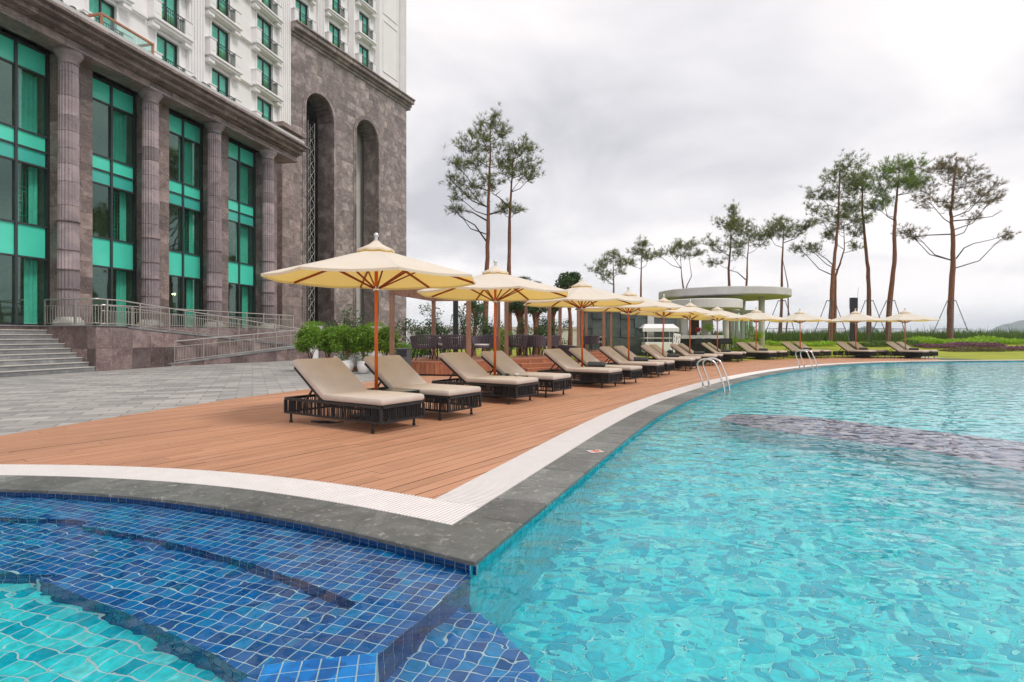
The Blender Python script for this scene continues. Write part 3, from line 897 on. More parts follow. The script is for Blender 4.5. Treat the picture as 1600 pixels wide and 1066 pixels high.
tile_wall(wt_, wg, [bandL[0], bandL[1]], Z1, Z2, 2, 1, BT)
wg.build('riser_grout', M['grout'], basin)
wt_.build('riser_tiles', M['blue_wall'], basin, kind='stuff')
w2, g2 = MB(), MB()
tile_wall(w2, g2, [p for p in lowcurve] + [low_end], ZR, ZM, 6, -1)
near_right = [p for p in offset(right, 0.03) if p[1] < 12]
tile_wall(w2, g2, near_right, -0.025, ZM, 9, 1)
g2.build('side_grout', M['grout'], basin)
w2.build('side_tiles', M['aqua_wall'], basin, kind='stuff')
fw = MB(); fr_ = [p for p in offset(right, 0.03) if p[1] > 11.5]
o = 0; n = len(fr_)
fw.v += [(x, y, -0.025) for x, y in fr_] + [(x, y, ZM) for x, y in fr_]
for i in range(n - 1): fw.f.append((i, n + i, n + i + 1, i + 1))
fw.build('far_side_wall', M['aqua_wall'], basin)
# tiled pier standing just clear of the water at the end of the dividing wall
pc = G(590, 1019, -0.05); pl_ = G(412, 1038, -0.05)
pr = MB(); prg = MB()
pdx = Vector((pc[0] - pl_[0], pc[1] - pl_[1])); pdw = pdx.length; pdx.normalize(); pdy = Vector((pdx.y, -pdx.x))
def PP(a, b): return (pl_[0] + pdx.x * a + pdy.x * b, pl_[1] + pdx.y * a + pdy.y * b)
prg.prism([PP(-0.0, 0), PP(pdw, 0), PP(pdw, 0.9), PP(0, 0.9)], ZR, -0.053)
pt = pdw / 6
for i in range(6):
    for j in range(12):
        x0, x1, y0, y1 = i * pt + .003, (i + 1) * pt - .003, j * pt + .003, (j + 1) * pt - .003
        pr.prism([PP(x0, y0), PP(x1, y0), PP(x1, y1), PP(x0, y1)], -0.06, -0.05, 0.002)
prg.build('pier_grout', M['grout'], basin); pr.build('pier_tiles', M['blue_tile'], basin, kind='stuff')
# submerged mauve mosaic bench curving through the main pool
far_e = spline([W(px, py, -0.24) for px, py in ((1140, 647), (1250, 650), (1400, 667), (1600, 690), (1800, 716))], 0.2)
near_e = spline([W(px, py, -0.24) for px, py in ((1124, 655), (1180, 668), (1300, 684), (1450, 704), (1600, 737), (1800, 792))], 0.2)
bp_ = far_e + near_e[::-1]
MB().prism(bp_, ZM, -0.30).build('bench_body', M['aqua_wall'], basin)
MB().prism(bp_, -0.299, -0.24, 0.02).build('submerged_bench', M['mauve_tile'], basin)
# water
wpoly = edge_03 + [(40, -8), (-9.5, -8)]
struct(sheet('pool_water', wpoly, WZ, M['water']))

# ---- lawn with a planted mound beyond the far end of the deck
ln = MB()
base_e = [p for p in right if p[1] > 20.0]
prof = [(0.81, 0.004), (4.6, 0.012), (9.0, 0.03), (12.5, 0.10), (15.0, 0.32), (17.5, 0.60), (20.5, 0.78), (26, 0.80), (34, 0.4), (44, -0.6), (56, -2.4)]
deck_end_x = 21.6
rows = [offset(base_e, d) for d, h in prof]
for r_, (d, h) in zip(rows, prof):
    for x, y in r_: ln.v.append((x, y, h if h < 0.02 else 0.012 + (h - 0.012) * min(1, max(0, (x - 3) / 9))))
nb = len(base_e)
for j in range(len(prof) - 1):
    for i in range(nb - 1):
        a = j * nb + i
        if j == 0 and ln.v[a][0] < 23.5: continue
        ln.f.append((a, a + 1, a + nb + 1, a + nb))
struct(ln.build('lawn', M['lawn'], smooth=True))
def lawn_z(x, y):
    dmin = min(math.hypot(x - p[0], y - p[1]) for p in base_e)
    for (d0, h0), (d1, h1) in zip(prof, prof[1:]):
        if d0 <= dmin <= d1: return 0.012 + (h0 + (h1 - h0) * (dmin - d0) / (d1 - d0) - 0.012) * min(1, max(0, (x - 3) / 9))
    return 0.0
# ================================================================== hotel
dA = Vector((0.2240, 0.9746)); nA = Vector((-0.9746, 0.2240)); OA = Vector((-14.18, 18.98)); AA = math.atan2(dA.y, dA.x)
dB = Vector((0.4088, 0.9126)); nB = Vector((-0.9126, 0.4088)); OB = Vector((-17.45, 44.0)); AB = math.atan2(dB.y, dB.x)
def FU(px, v, fr='A'):
    """distance along the facade of the point seen in photo column px on the plane v"""
    d, n, o = (dA, nA, OA) if fr == 'A' else (dB, nB, OB)
    P = o + n * v; k = (px - 800.0) / F
    return (k * P.y - P.x) / (d.x - k * d.y)
def FZ(px, py, v, fr='A'):
    d, n, o = (dA, nA, OA) if fr == 'A' else (dB, nB, OB)
    Y = (o + n * v + d * FU(px, v, fr)).y
    return AZ(py, Y)
def wall_cells(mb, x0, x1, z0, z1, y0, y1, holes):
    """wall slab with rectangular openings, as butted boxes"""
    xs = sorted({x0, x1} | {q for h in holes for q in h[:2] if x0 < q < x1})
    for a, b in zip(xs, xs[1:]):
        zz = [(h[2], h[3]) for h in holes if h[0] <= a + 1e-6 and h[1] >= b - 1e-6]
        zz.sort(); z = z0
        for c, d in zz:
            if c > z: mb.box(a, b, y0, y1, z, c)
            z = max(z, d)
        if z < z1: mb.box(a, b, y0, y1, z, z1)

LZ = 1.57                                        # landing level
podium = empty('hotel_podium', (OA.x, OA.y, 0), AA, 'low dark granite hotel wing with fluted columns and tall teal windows', 'building')
COLV, WALLV, GLV = 1.8, 2.2, 2.62
cols = [FU(px, COLV) for px in (107, 235, 335, 419)]
bays = [(FU(-95, GLV), FU(75, GLV)), (FU(131, GLV), FU(211, GLV)), (FU(252, GLV), FU(315, GLV)), (FU(346, GLV), FU(397.5, GLV))]
UEND = FU(433, WALLV)
ULEFT = bays[0][0] - 0.6
HEAD = 11.3                                      # window head
TOPC = 12.30                                     # cornice top
# wall piers between the bays: core plus cladding panels
piers = [(ULEFT, bays[0][0])] + [(a[1], b[0]) for a, b in zip(bays, bays[1:])] + [(bays[-1][1], UEND)]
core = MB()
for a, b in piers: core.box(a + 0.02, b - 0.02, WALLV + 0.03, 4.0, 0, HEAD)
core.box(ULEFT, UEND - 0.03, WALLV + 0.03, 8.9, HEAD, TOPC - 0.1)
core.box(UEND - 0.45, UEND - 0.02, 4.0, 9.0, 0, HEAD)
core.build('wall', M['stone'], podium)
rowh = (HEAD - LZ) / 16
for a, b in piers:
    n = 1 if b - a < 0.75 else 2
    for r_ in range(16):
        cutx = a + (b - a) * (0.5 if n == 1 else (0.36 if r_ % 2 else 0.64))
        segs = [(a, b)] if n == 1 else [(a, cutx), (cutx, b)]
        for p, q in segs:
            MB().bbox(p + 0.003, q - 0.003, WALLV, WALLV + 0.6, LZ + r_ * rowh + 0.003, LZ + (r_ + 1) * rowh - 0.003, 0.004).build('cladding_panel', M['stone'], podium)
# entablature: architrave, frieze soffit, cornice in blocks
u = ULEFT; k = 0
while u < UEND + 0.2:
    e_ = min(u + 1.15, UEND + 0.75)
    if UEND + 0.75 - e_ < 0.4: e_ = UEND + 0.75
    for (v0, za, zb) in ((1.42, HEAD + 0.08, HEAD + 0.32), (1.05, HEAD + 0.39, HEAD + 0.58), (0.78, HEAD + 0.58, HEAD + 0.74), (0.84, HEAD + 0.82, TOPC)):
        MB().bbox(u + 0.003, e_ - 0.003, v0, 3.2, za + 0.002, zb - 0.002, 0.006).build('cornice_block', M['stone'], podium)
    u = e_; k += 1
for v0, za, zb in ((1.30, HEAD + 0.32, HEAD + 0.39), (0.60, HEAD + 0.74, HEAD + 0.82), (1.36, HEAD, HEAD + 0.08)):
    MB().box(ULEFT, UEND + 0.76, v0, 3.15, za, zb).build('moulding', M['stone'], podium)
MB().box(ULEFT, UEND + 0.7, 0.9, 3.1, TOPC + 0.002, TOPC + 0.16).build('parapet_cap', M['concrete'], podium)
MB().box(ULEFT, UEND + 0.7, 3.1, 9.1, TOPC - 0.12, TOPC + 0.05).build('terrace', M['concrete'], podium)

# fluted columns, one object per drum
def drum_mesh(r0, r1, h, nfl=20):
    mb = MB(); n = nfl * 4
    for z, r in ((0, r0 - 0.006), (0.012, r0), (h - 0.012, r1), (h, r1 - 0.006)):
        for i in range(n):
            a = 2 * math.pi * i / n
            fl = 0.032 if i % 4 == 2 else (0.024 if i % 4 in (1, 3) else 0.0)
            mb.v.append(((r - fl) * math.cos(a), (r - fl) * math.sin(a), z))
    for k in range(3):
        for i in range(n):
            a, b = k * n + i, k * n + (i + 1) % n
            mb.f.append((a, b, b + n, a + n))
    mb.f.append(tuple(range(n - 1, -1, -1))); mb.f.append(tuple(range(3 * n, 4 * n)))
    return mb
CAPZ = HEAD + 0.07
zs = [LZ + 0.30]
rr = random.Random(5)
while zs[-1] < CAPZ - 1.2: zs.append(zs[-1] + rr.choice((0.55, 0.62, 0.7, 0.85, 1.0)))
zs.append(CAPZ - 0.52)
NB = 8
for ci, u in enumerate(cols):
    col_ = empty('column', (u, COLV, 0)); col_.parent = podium
    prev = 0
    for k, (a, b) in enumerate(zip(zs, zs[1:])):
        f0, f1 = (a - LZ) / (CAPZ - LZ), (b - LZ) / (CAPZ - LZ)
        # lower drums have lost their joints to a narrow recessed ring
        drum_mesh(0.335 - 0.045 * f0, 0.335 - 0.045 * f1, b - a - (0.035 if a < 5.0 else 0.012)).build('drum', M['drum'], col_, loc=(0, 0, a))
        if a < 5.0: MB().lathe([(0.31, 0), (0.345, 0.008), (0.345, 0.028), (0.31, 0.036)], 32).build('drum_ring', M['stone_red'], col_, loc=(0, 0, b - 0.036), smooth=False)
    MB().lathe([(0.46, LZ), (0.47, LZ + 0.02), (0.47, LZ + 0.12), (0.44, LZ + 0.15), (0.44, LZ + 0.17), (0.40, LZ + 0.2), (0.36, LZ + 0.24), (0.35, LZ + 0.30)], 32).build('base', M['step_top'], col_, smooth=True)
    MB().lathe([(0.29, CAPZ - 0.52), (0.31, CAPZ - 0.50), (0.31, CAPZ - 0.46), (0.295, CAPZ - 0.44), (0.30, CAPZ - 0.36), (0.36, CAPZ - 0.29), (0.37, CAPZ - 0.25), (0.385, CAPZ - 0.24), (0.43, CAPZ - 0.17), (0.455, CAPZ - 0.10), (0.455, CAPZ - 0.08)], 32).build('capital', M['drum'], col_, smooth=True)
    MB().bbox(-0.48, 0.48, -0.48, 0.48, CAPZ - 0.08, CAPZ + 0.0, 0.012).build('abacus', M['drum'], col_)

# glazing: frame, mullions and one object per pane
TR_ = [(LZ + 0.05, 3.93, 'clear'), (3.93, 5.07, 'teal'), (5.07, 7.17, 'clear'), (7.17, 7.72, 'dim'), (7.72, 8.28, 'teal'), (8.28, 10.42, 'clear'), (10.42, HEAD - 0.06, 'teal')]
for bi, (a, b) in enumerate(bays):
    win = empty('window', (0, 0, 0)); win.parent = podium
    nsub = 3 if bi == 0 else 2
    xs = [a + 0.06 + (b - a - 0.12) * i / nsub for i in range(nsub + 1)]
    fm = MB()
    fm.box(a, a + 0.06, GLV - 0.08, GLV + 0.1, LZ, HEAD); fm.box(b - 0.06, b, GLV - 0.08, GLV + 0.1, LZ, HEAD)
    fm.box(a + 0.06, b - 0.06, GLV - 0.08, GLV + 0.1, HEAD - 0.06, HEAD); fm.box(a + 0.06, b - 0.06, GLV - 0.08, GLV + 0.1, LZ, LZ + 0.05)
    fm.build('frame', M['dark_frame'], win)
    for x in xs[1:-1]: MB().box(x - 0.04, x + 0.04, GLV - 0.07, GLV + 0.08, LZ + 0.05, HEAD - 0.06).build('mullion', M['grey_mullion'], win)
    for (z0, z1, kd) in TR_:
        if z0 > 2:
            tm_ = MB()
            for x0, x1 in zip(xs, xs[1:]):
                tm_.box(x0 + (0.041 if x0 != xs[0] else 0), x1 - (0.041 if x1 != xs[-1] else 0), GLV - 0.05, GLV + 0.06, z0 - 0.03, z0 + 0.03)
            tm_.build('transom', M['grey_mullion'], win)
        for x0, x1 in zip(xs, xs[1:]):
            m = {'clear': M['glass'], 'teal': M['teal'], 'dim': M['teal_dim']}[kd]
            MB().box(x0 + 0.04, x1 - 0.04, GLV, GLV + 0.012, z0 + 0.03, z1 - 0.03).build('pane', m, win)
# rooms behind the glass
rm = MB()
rm.box(ULEFT, UEND - 0.5, 8.6, 8.75, LZ, HEAD); rm.box(ULEFT - 0.2, ULEFT, 2.9, 8.6, LZ, HEAD)
rm.build('room_back_wall', M['room'], podium)
for z0, z1 in ((LZ - 0.15, LZ - 0.004), (4.25, 4.55), (7.45, 7.75), (HEAD - 0.02, HEAD + 0.05)):
    MB().box(ULEFT, UEND - 0.5, GLV + 0.14, 8.58, z0, z1).build('floor_slab', M['room'], podium)
rc = random.Random(11)
def curtain(x0, x1, y, z0, z1, m='curtain'):
    mb = MB(); n = int((x1 - x0) / 0.03) + 2
    for z in (z0, z1):
        for i in range(n):
            t = i / (n - 1); mb.v.append((x0 + (x1 - x0) * t, y + 0.04 * math.sin(t * (x1 - x0) * 42), z))
    for i in range(n - 1): mb.f.append((i, i + 1, n + i + 1, n + i))
    mb.build('curtain', M[m], podium, smooth=True)
for bi, (a, b) in enumerate(bays):
    curtain(b - 0.55, b - 0.1, GLV + 0.35, LZ, 3.9); curtain(b - (0.7 if bi < 2 else 1.0), b - 0.1, GLV + 0.35, 8.3, 10.45); curtain(b - (0.4 if bi < 3 else 1.0), b - 0.1, GLV + 0.35, 5.1, 7.2); curtain(a + 0.08, a + 0.26, GLV + 0.35, 8.3, 10.45)
    if bi in (2, 3): curtain(a + 0.08, a + 0.4, GLV + 0.35, LZ, 3.9)
    # lattice screen on the middle storey
    sc_ = MB()
    for x0, x1 in ((a + 0.1, a + 0.75), (b - 0.75, b - 0.1)):
        y = GLV + 0.5; z0, z1 = 5.1, 7.15
        for i in range(6): x = x0 + (x1 - x0) * i / 5; sc_.box(x - 0.012, x + 0.012, y, y + 0.02, z0, z1)
        for j in range(13):
            z = z0 + (z1 - z0) * j / 12; i = rc.randint(0, 3); w_ = (x1 - x0) / 5
            sc_.box(x0 + i * w_, x0 + (i + 2) * w_, y - 0.002, y + 0.018, z - 0.012, z + 0.012)
    sc_.build('lattice_screen', M['teal_dim'], podium)
    for q in range(2):
        lx = a + (b - a) * rc.uniform(0.25, 0.75)
        for (zl, v) in ((3.45, rc.uniform(4.4, 6.4)), (6.55, rc.uniform(4.4, 6.4)), (9.6, rc.uniform(4.5, 6))):
            lp = MB()
            nl = 8 if zl < 9 else 1
            for k in range(nl):
                an = k * 6.283 / nl; r_ = 0.34 if nl > 1 else 0
                c = Vector((lx + r_ * math.cos(an), v + r_ * math.sin(an), zl))
                lp.lathe([(0.004, c.z - 0.045), (0.035, c.z - 0.02), (0.035, c.z + 0.02), (0.004, c.z + 0.045)], 8, (c.x, c.y))
            fx = MB(); fx.tube([(lx, v, zl + 0.06), (lx, v, zl + 0.75)], 0.012, 6)
            if nl > 1: fx.lathe([(0.33, zl + 0.05), (0.37, zl + 0.05), (0.37, zl + 0.075), (0.33, zl + 0.075)], 16, (lx, v))
            ch = fx.build('chandelier', M['brownsign'], podium); lp.build('bulbs', M['lamp'], ch, kind='stuff')
    MB().box(a + 0.2, b - 0.2, 5.2, 5.3, 9.98, 10.1).build('cove_light', M['cove'], podium)
    for q in range(3):
        tx = a + (b - a) * (q + 0.5) / 3
        fb_ = MB(); fb_.lathe([(0.25, LZ), (0.25, LZ + 0.02), (0.04, LZ + 0.05), (0.04, LZ + 0.68), (0.42, LZ + 0.7), (0.42, LZ + 0.74)], 14, (tx, 4.3 + 0.8 * (q % 2)))
        fb_.build('dining_table', M['room_dark'], podium)

# landing plinth, clad in two courses of big blocks
PE = UEND + 0.3
pm = MB(); pm.box(0.03, PE, 0.03, 8.5, 0, LZ - 0.03); pm.box(ULEFT - 0.3, 0.03, 2.42, 8.5, 0, LZ - 0.01)
pm.build('plinth_core', M['stone_red'], podium)
RS = FU(150, 0); 
def ramp_z(u): return max(0.0, LZ - 0.082 * max(0, u - 0.9))
u = 0.0; rr = random.Random(8)
while u < 17:
    w_ = rr.choice((0.62, 0.78, 0.95)); u1 = min(u + w_, 17.0)
    ztop = lambda x: ramp_z(x) - 0.06
    zm = 0.76
    for lo_, hi_ in ((0.0, zm), (zm, 9)):
        h0, h1 = min(hi_, ztop(u)), min(hi_, ztop(u1))
        if h0 - lo_ < 0.05 and h1 - lo_ < 0.05: continue
        mb = MB(); a, b = u + 0.003, u1 - 0.003; g = 0.003
        h0 = max(h0, lo_ + 0.02); h1 = max(h1, lo_ + 0.02)
        mb.add([(a, -0.0, lo_ + g), (b, -0.0, lo_ + g), (b, 0.05, lo_ + g), (a, 0.05, lo_ + g), (a, 0, h0 - g), (b, 0, h1 - g), (b, 0.05, h1 - g), (a, 0.05, h0 - g)],
               [(3,2,1,0),(4,5,6,7),(0,1,5,4),(1,2,6,5),(2,3,7,6),(3,0,4,7)])
        mb.build('plinth_block', M['stone_red'], podium)
    u = u1
v = 0.0
for v0, v1 in ((0.02, 0.36), (0.36, 0.98), (0.98, 1.62), (1.62, 2.40)):
    for za, zb in ((0, 0.76), (0.76, LZ - 0.035)):
        MB().box(-0.02, 0.028, v0 + 0.003, v1 - 0.003, za + 0.003, zb - 0.003).build('plinth_block', M['stone_red'], podium)
mb = MB(); mb.box(-0.05, 1.2, -0.04, 2.6, LZ - 0.035, LZ); mb.box(1.2, PE, 1.22, 2.6, LZ - 0.035, LZ - 0.002); mb.box(ULEFT - 0.3, -0.05, 2.36, 2.6, LZ - 0.035, LZ - 0.002)
mb.build('landing_slab', M['step'], podium)
# upper ramp deck falling to the right in front of the colonnade
mb = MB()
us = [1.2 + 0.5 * i for i in range(33)]
for u in us:
    z = ramp_z(u); mb.v += [(u, -0.03, z - 0.06), (u, -0.03, z), (u, 1.22, z), (u, 1.22, z - 0.06)]
for i in range(len(us) - 1):
    o = i * 4
    for k in range(4): mb.f.append((o + k, o + (k + 1) % 4, o + 4 + (k + 1) % 4, o + 4 + k))
mb.f.append((0, 1, 2, 3)); mb.f.append(tuple(len(mb.v) - 4 + k for k in (3, 2, 1, 0)))
mb.build('ramp_slab', M['step'], podium)
# return block at the end of the colonnade
rb = MB(); r0, r1 = FU(441, 4.0), FU(469.5, 4.0); RT = FZ(455, 200, 4.0)
rb.box(r0 + 0.03, r1 - 0.03, 4.03, 9, 0, RT - 0.3)
rb.build('return_block_core', M['stone'], podium)
nrow = int((RT - 0.3) / 0.62)
for r_ in range(nrow):
    za, zb = (RT - 0.3) * r_ / nrow, (RT - 0.3) * (r_ + 1) / nrow
    cut_ = r0 + (r1 - r0) * (0.38 if r_ % 2 else 0.6)
    for p, q in ((r0, cut_), (cut_, r1)): MB().bbox(p + 0.003, q - 0.003, 4.0, 4.04, za + 0.003, zb - 0.003, 0.004).build('cladding_panel', M['stone'], podium)
    MB().bbox(r0 - 0.0, r0 + 0.03, 4.04, 6.5, za + 0.003, zb - 0.003, 0.004).build('cladding_panel', M['stone'], podium)
MB().bbox(r0 - 0.25, r1 + 0.25, 3.75, 9, RT - 0.3, RT, 0.02).build('block_cap', M['stone'], podium)
mb = MB(); mb.box(UEND - 0.02, r0 + 0.3, 4.9, 9, 0, TOPC - 0.3); mb.build('recess_wall', M['stone'], podium)

# entrance steps
stairs = empty('stone_staircase', (OA.x, OA.y, 0), AA, 'wide grey stone entrance steps at the left of the colonnade', 'staircase')
for k in range(10):
    z1 = LZ * (k + 1) / 10; v0 = 0.02 + 0.26 * k
    if k < 9:
        u = -0.03
        MB().box(-14, -0.025, v0, 2.36 + 0.02, LZ * k / 10 + (0.001 if k else 0), z1 - 0.03).build('riser', M['step'], stairs)
        MB().bbox(-14, -0.024, v0 - 0.025, v0 + 0.262, z1 - 0.03, z1, 0.006).build('tread', M['step_top'], stairs)

# steel railings
def railing(name, pts, label, h=0.92, post_every=1.35, pitch=0.115, side=''):
    """pts: local podium coordinates of the foot line"""
    root = empty(name, (OA.x, OA.y, 0), AA, label, 'railing', 'steel railings of the entrance ramps')
    S = [0.0]
    P = [Vector(p) for p in pts]
    for a, b in zip(P, P[1:]): S.append(S[-1] + (b - a).length)
    def at(s):
        for i in range(len(P) - 1):
            if s <= S[i + 1] + 1e-9:
                return P[i].lerp(P[i + 1], (s - S[i]) / max(1e-9, S[i + 1] - S[i]))
        return P[-1].copy()
    up = Vector((0, 0, 1))
    line = [at(s) for s in sorted(set([S[-1] * i / 40 for i in range(41)] + S))]
    MB().tube([p + up * h for p in line], 0.025, 8).build('handrail', M['steel'], root, smooth=True)
    MB().tube([p + up * (h - 0.22) for p in line], 0.014, 6).build('mid_rail', M['steel'], root, smooth=True)
    MB().tube([p + up * 0.07 for p in line], 0.014, 6).build('bottom_rail', M['steel'], root, smooth=True)
    n = max(1, int(round(S[-1] / post_every)))
    for i in range(n + 1):
        p = at(S[-1] * i / n); MB().bar(p, p + up * h, 0.045).build('post', M['steel'], root)
    bl_ = MB(); s = pitch
    while s < S[-1] - 0.03:
        p = at(s); bl_.bar(p + up * 0.07, p + up * (h - 0.22), 0.016); s += pitch
    bl_.build('balusters', M['steel'], root, kind='stuff')
    return root
railing('ramp_railing', [(0.03, 2.25, LZ), (0.03, 0.04, LZ), (0.9, 0.04, LZ), (13.5, 0.04, ramp_z(13.5))], 'steel railing round the landing and down the upper ramp', h=0.9)
railing('ramp_railing', [(1.3, 1.3, LZ), (PE - 0.1, 1.3, LZ)], 'steel railing along the colonnade behind the upper ramp', h=0.78)
# lower ramp: angled wedge of red granite with its own railing
Sg = Vector(G(224, 574.5)); Eg = Vector(G(462, 563)); Eg = Sg + (Eg - Sg) * 1.35
def loc(p): q = Vector(p) - OA; return (q.dot(dA), q.dot(nA))
lrn = Vector((-(Eg - Sg).y, (Eg - Sg).x)).normalized()
low = empty('lower_ramp', (OA.x, OA.y, 0), AA, 'low wedge shaped granite ramp rising to the right before the colonnade', 'ramp')
L_ = (Eg - Sg).length
zr = lambda t: 0.04 + 0.082 * t * L_
nblk = 16
for i in range(nblk):
    t0, t1 = i / nblk, (i + 1) / nblk
    a, b = Sg.lerp(Eg, t0 + 0.0004), Sg.lerp(Eg, t1 - 0.0004)
    al, bl2 = loc(a), loc(b); ai, bi_ = loc(a + lrn * 0.2), loc(b + lrn * 0.2)
    z0, z1 = zr(t0) - 0.05, zr(t1) - 0.05
    if z1 < 0.02: continue
    z0 = max(z0, 0.005)
    mb = MB(); mb.add([(*al, 0), (*bl2, 0), (*bi_, 0), (*ai, 0), (*al, z0), (*bl2, z1), (*bi_, z1), (*ai, z0)], [(3,2,1,0),(4,5,6,7),(0,1,5,4),(1,2,6,5),(2,3,7,6),(3,0,4,7)])
    mb.build('plinth_block', M['stone_red'], low)
s0, s1 = loc(Sg - lrn * 0.03), loc(Eg - lrn * 0.03); s2, s3 = loc(Eg + lrn * 1.5), loc(Sg + lrn * 1.1)
mb = MB(); mb.add([(*s0, zr(0) - 0.045), (*s1, zr(1) - 0.045), (*s2, zr(1) - 0.045), (*s3, zr(0) - 0.045), (*s0, zr(0)), (*s1, zr(1)), (*s2, zr(1)), (*s3, zr(0))], [(3,2,1,0),(4,5,6,7),(0,1,5,4),(1,2,6,5),(2,3,7,6),(3,0,4,7)])
mb.build('ramp_slab', M['step'], low)
a, b = loc(Sg + lrn * 0.06), loc(Eg + lrn * 0.06)
railing('ramp_railing', [(*a, zr(0)), (*b, zr(1))], 'steel railing on the lower ramp, nearest the pool', h=0.84, pitch=0.13, post_every=1.15)

# cornice lights and terrace rail
for i, (px, py) in enumerate(((92, 6), (113, 16), (129, 27), (302, 121), (317, 126), (325, 131))):
    u = FU(px, 1.3); z = TOPC + 0.16
    fl = empty('flood_light', (0, 0, 0), 0)
    w_ = OA + dA * u + nA * 1.3; fl.location = (w_.x, w_.y, z); fl.rotation_euler = (0, 0, AA)
    tag(fl, ('black floodlight on the podium cornice, %s from the left' % ('first second third fourth fifth sixth'.split()[i])), 'floodlight', 'floodlights on the podium cornice')
    MB().box(-0.05, 0.05, -0.04, 0.04, 0, 0.05).build('bracket', M['black'], fl)
    MB().lathe([(0.06, 0.06), (0.12, 0.10), (0.13, 0.20), (0.09, 0.26), (0.03, 0.28)], 12).build('lamp_head', M['black'], fl, smooth=True)
tr0, tr1 = FU(157, 1.6), FU(240, 1.6)
w_ = OA + dA * tr0 + nA * 1.6
trl = empty('terrace_railing', (w_.x, w_.y, TOPC + 0.16), AA, 'glass terrace railing with wooden handrail above the cornice', 'railing')
Lr = tr1 - tr0
MB().bbox(0, Lr, -0.05, 0.05, 0.78, 0.86, 0.01).build('handrail', M['handrail'], trl)
MB().bbox(0, 0.1, 0.05, 1.3, 0.78, 0.86, 0.01).build('handrail', M['handrail'], trl)
MB().bbox(Lr - 0.1, Lr, 0.05, 1.3, 0.78, 0.86, 0.01).build('handrail', M['handrail'], trl)
for x in (0.0, Lr - 0.08): MB().bbox(x, x + 0.08, -0.04, 0.04, 0, 0.779, 0.008).build('post', M['handrail'], trl)
for i in range(3): MB().box(0.1 + (Lr - 0.2) * i / 3 + 0.01, 0.1 + (Lr - 0.2) * (i + 1) / 3 - 0.01, -0.006, 0.006, 0.04, 0.77).build('glass_panel', M['rail_glass'], trl)

# ---- white hotel wing above the podium
WV = 9.0
wing = empty('hotel_wing', (OA.x, OA.y, 0), AA, 'white upper hotel wing with balconies above the colonnade', 'building')
wcols = [(FU(138, WV), FU(181, WV)), (FU(244, WV), FU(279, WV)), (FU(330, WV), FU(358.5, WV)), (FU(401, WV), FU(425.5, WV))]
sill0, fl_h, wh = 16.35, 3.0, 2.3
W0, W1 = FU(-60, WV), FU(457, WV)
first = wcols[1][0] - wcols[0][0]
wcols = [(wcols[0][0] - first, wcols[0][1] - first)] + wcols
holes = []
for c, (a, b) in enumerate(wcols):
    for k in range(5):
        z = sill0 + fl_h * k
        holes.append((a, b, z, z + wh))
wm = MB(); wall_cells(wm, W0, W1, TOPC, 31.5, WV, WV + 0.35, holes)
wm.build('wall', M['white_wall'], wing)
mb = MB(); mb.box(W0, W1, WV + 0.9, WV + 1.0, TOPC, 31.5); mb.box(W0, W1, WV + 0.35, WV + 8, 31.4, 31.5); mb.box(W0 - 0.3, W0, WV, WV + 8, TOPC, 31.5); mb.build('inner_wall', M['room_dark'], wing)
def fluted_pilaster(parent, x0, x1, y, z0, z1, nfl=5):
    mb = MB(); mb.box(x0, x1, y, y + 0.16, z0, z1)
    w_ = (x1 - x0) / (nfl * 2 + 1)
    for i in range(nfl + 1): mb.box(x0 + w_ * 2 * i, x0 + w_ * (2 * i + 1), y - 0.07, y - 0.001, z0 + 0.3, z1)
    mb.box(x0 - 0.05, x1 + 0.05, y - 0.12, y + 0.1, z0, z0 + 0.3)
    mb.build('fluted_pilaster', M['white_wall'], parent)
fluted_pilaster(wing, FU(297, WV - 0.3), FU(321, WV - 0.3), WV - 0.18, TOPC, 31.5)
fluted_pilaster(wing, FU(438, WV - 0.3), FU(455.5, WV - 0.3), WV - 0.18, TOPC, 31.5)
def french_window(parent, a, b, z, h, y, inner):
    w = empty('window', (a, y, z)); w.parent = parent
    W_ = b - a
    mb = MB()
    mb.box(0, 0.07, 0.1, 0.22, 0, h); mb.box(W_ - 0.07, W_, 0.1, 0.22, 0, h); mb.box(0.07, W_ - 0.07, 0.1, 0.22, h - 0.08, h); mb.box(0.07, W_ - 0.07, 0.1, 0.22, 0, 0.06)
    mb.box(W_ * 0.5 - 0.035, W_ * 0.5 + 0.035, 0.1, 0.2, 0.06, h - 0.08)
    mb.build('frame', M['dark_frame'], w)
    for p, q in ((0.07, W_ * 0.5 - 0.035), (W_ * 0.5 + 0.035, W_ - 0.07)):
        MB().box(p, q, 0.14, 0.152, 0.06, h - 0.08).build('pane', M['roomglass'], w)
    cu = MB(); n = 40
    for zz in (0.0, h):
        for i in range(n): cu.v.append((0.05 + (W_ - 0.1) * i / (n - 1), 0.30 + 0.03 * math.sin(i * 1.3), zz))
    for i in range(n - 1): cu.f.append((i, i + 1, n + i + 1, n + i))
    cu.build('curtain', M['curtain'], w, smooth=True)
    g_ = MB(); g_.box(0.15, W_ - 0.15, 0.235, 0.25, 0.05, h * 0.40); g_.build('lower_drape', M['gold_curtain'], w)
    mt = MB()                                    # moulded surround
    for d, t in ((0.14, 0.05), (0.09, 0.03)):
        mt.box(-d, 0 - 0.001, -t, 0.05, 0.9, h + d); mt.box(W_ + 0.001, W_ + d, -t, 0.05, 0.9, h + d); mt.box(0, W_, -t, 0.05, h + 0.001, h + d)
    mt.build('surround', M['white_wall'], w)
    return w
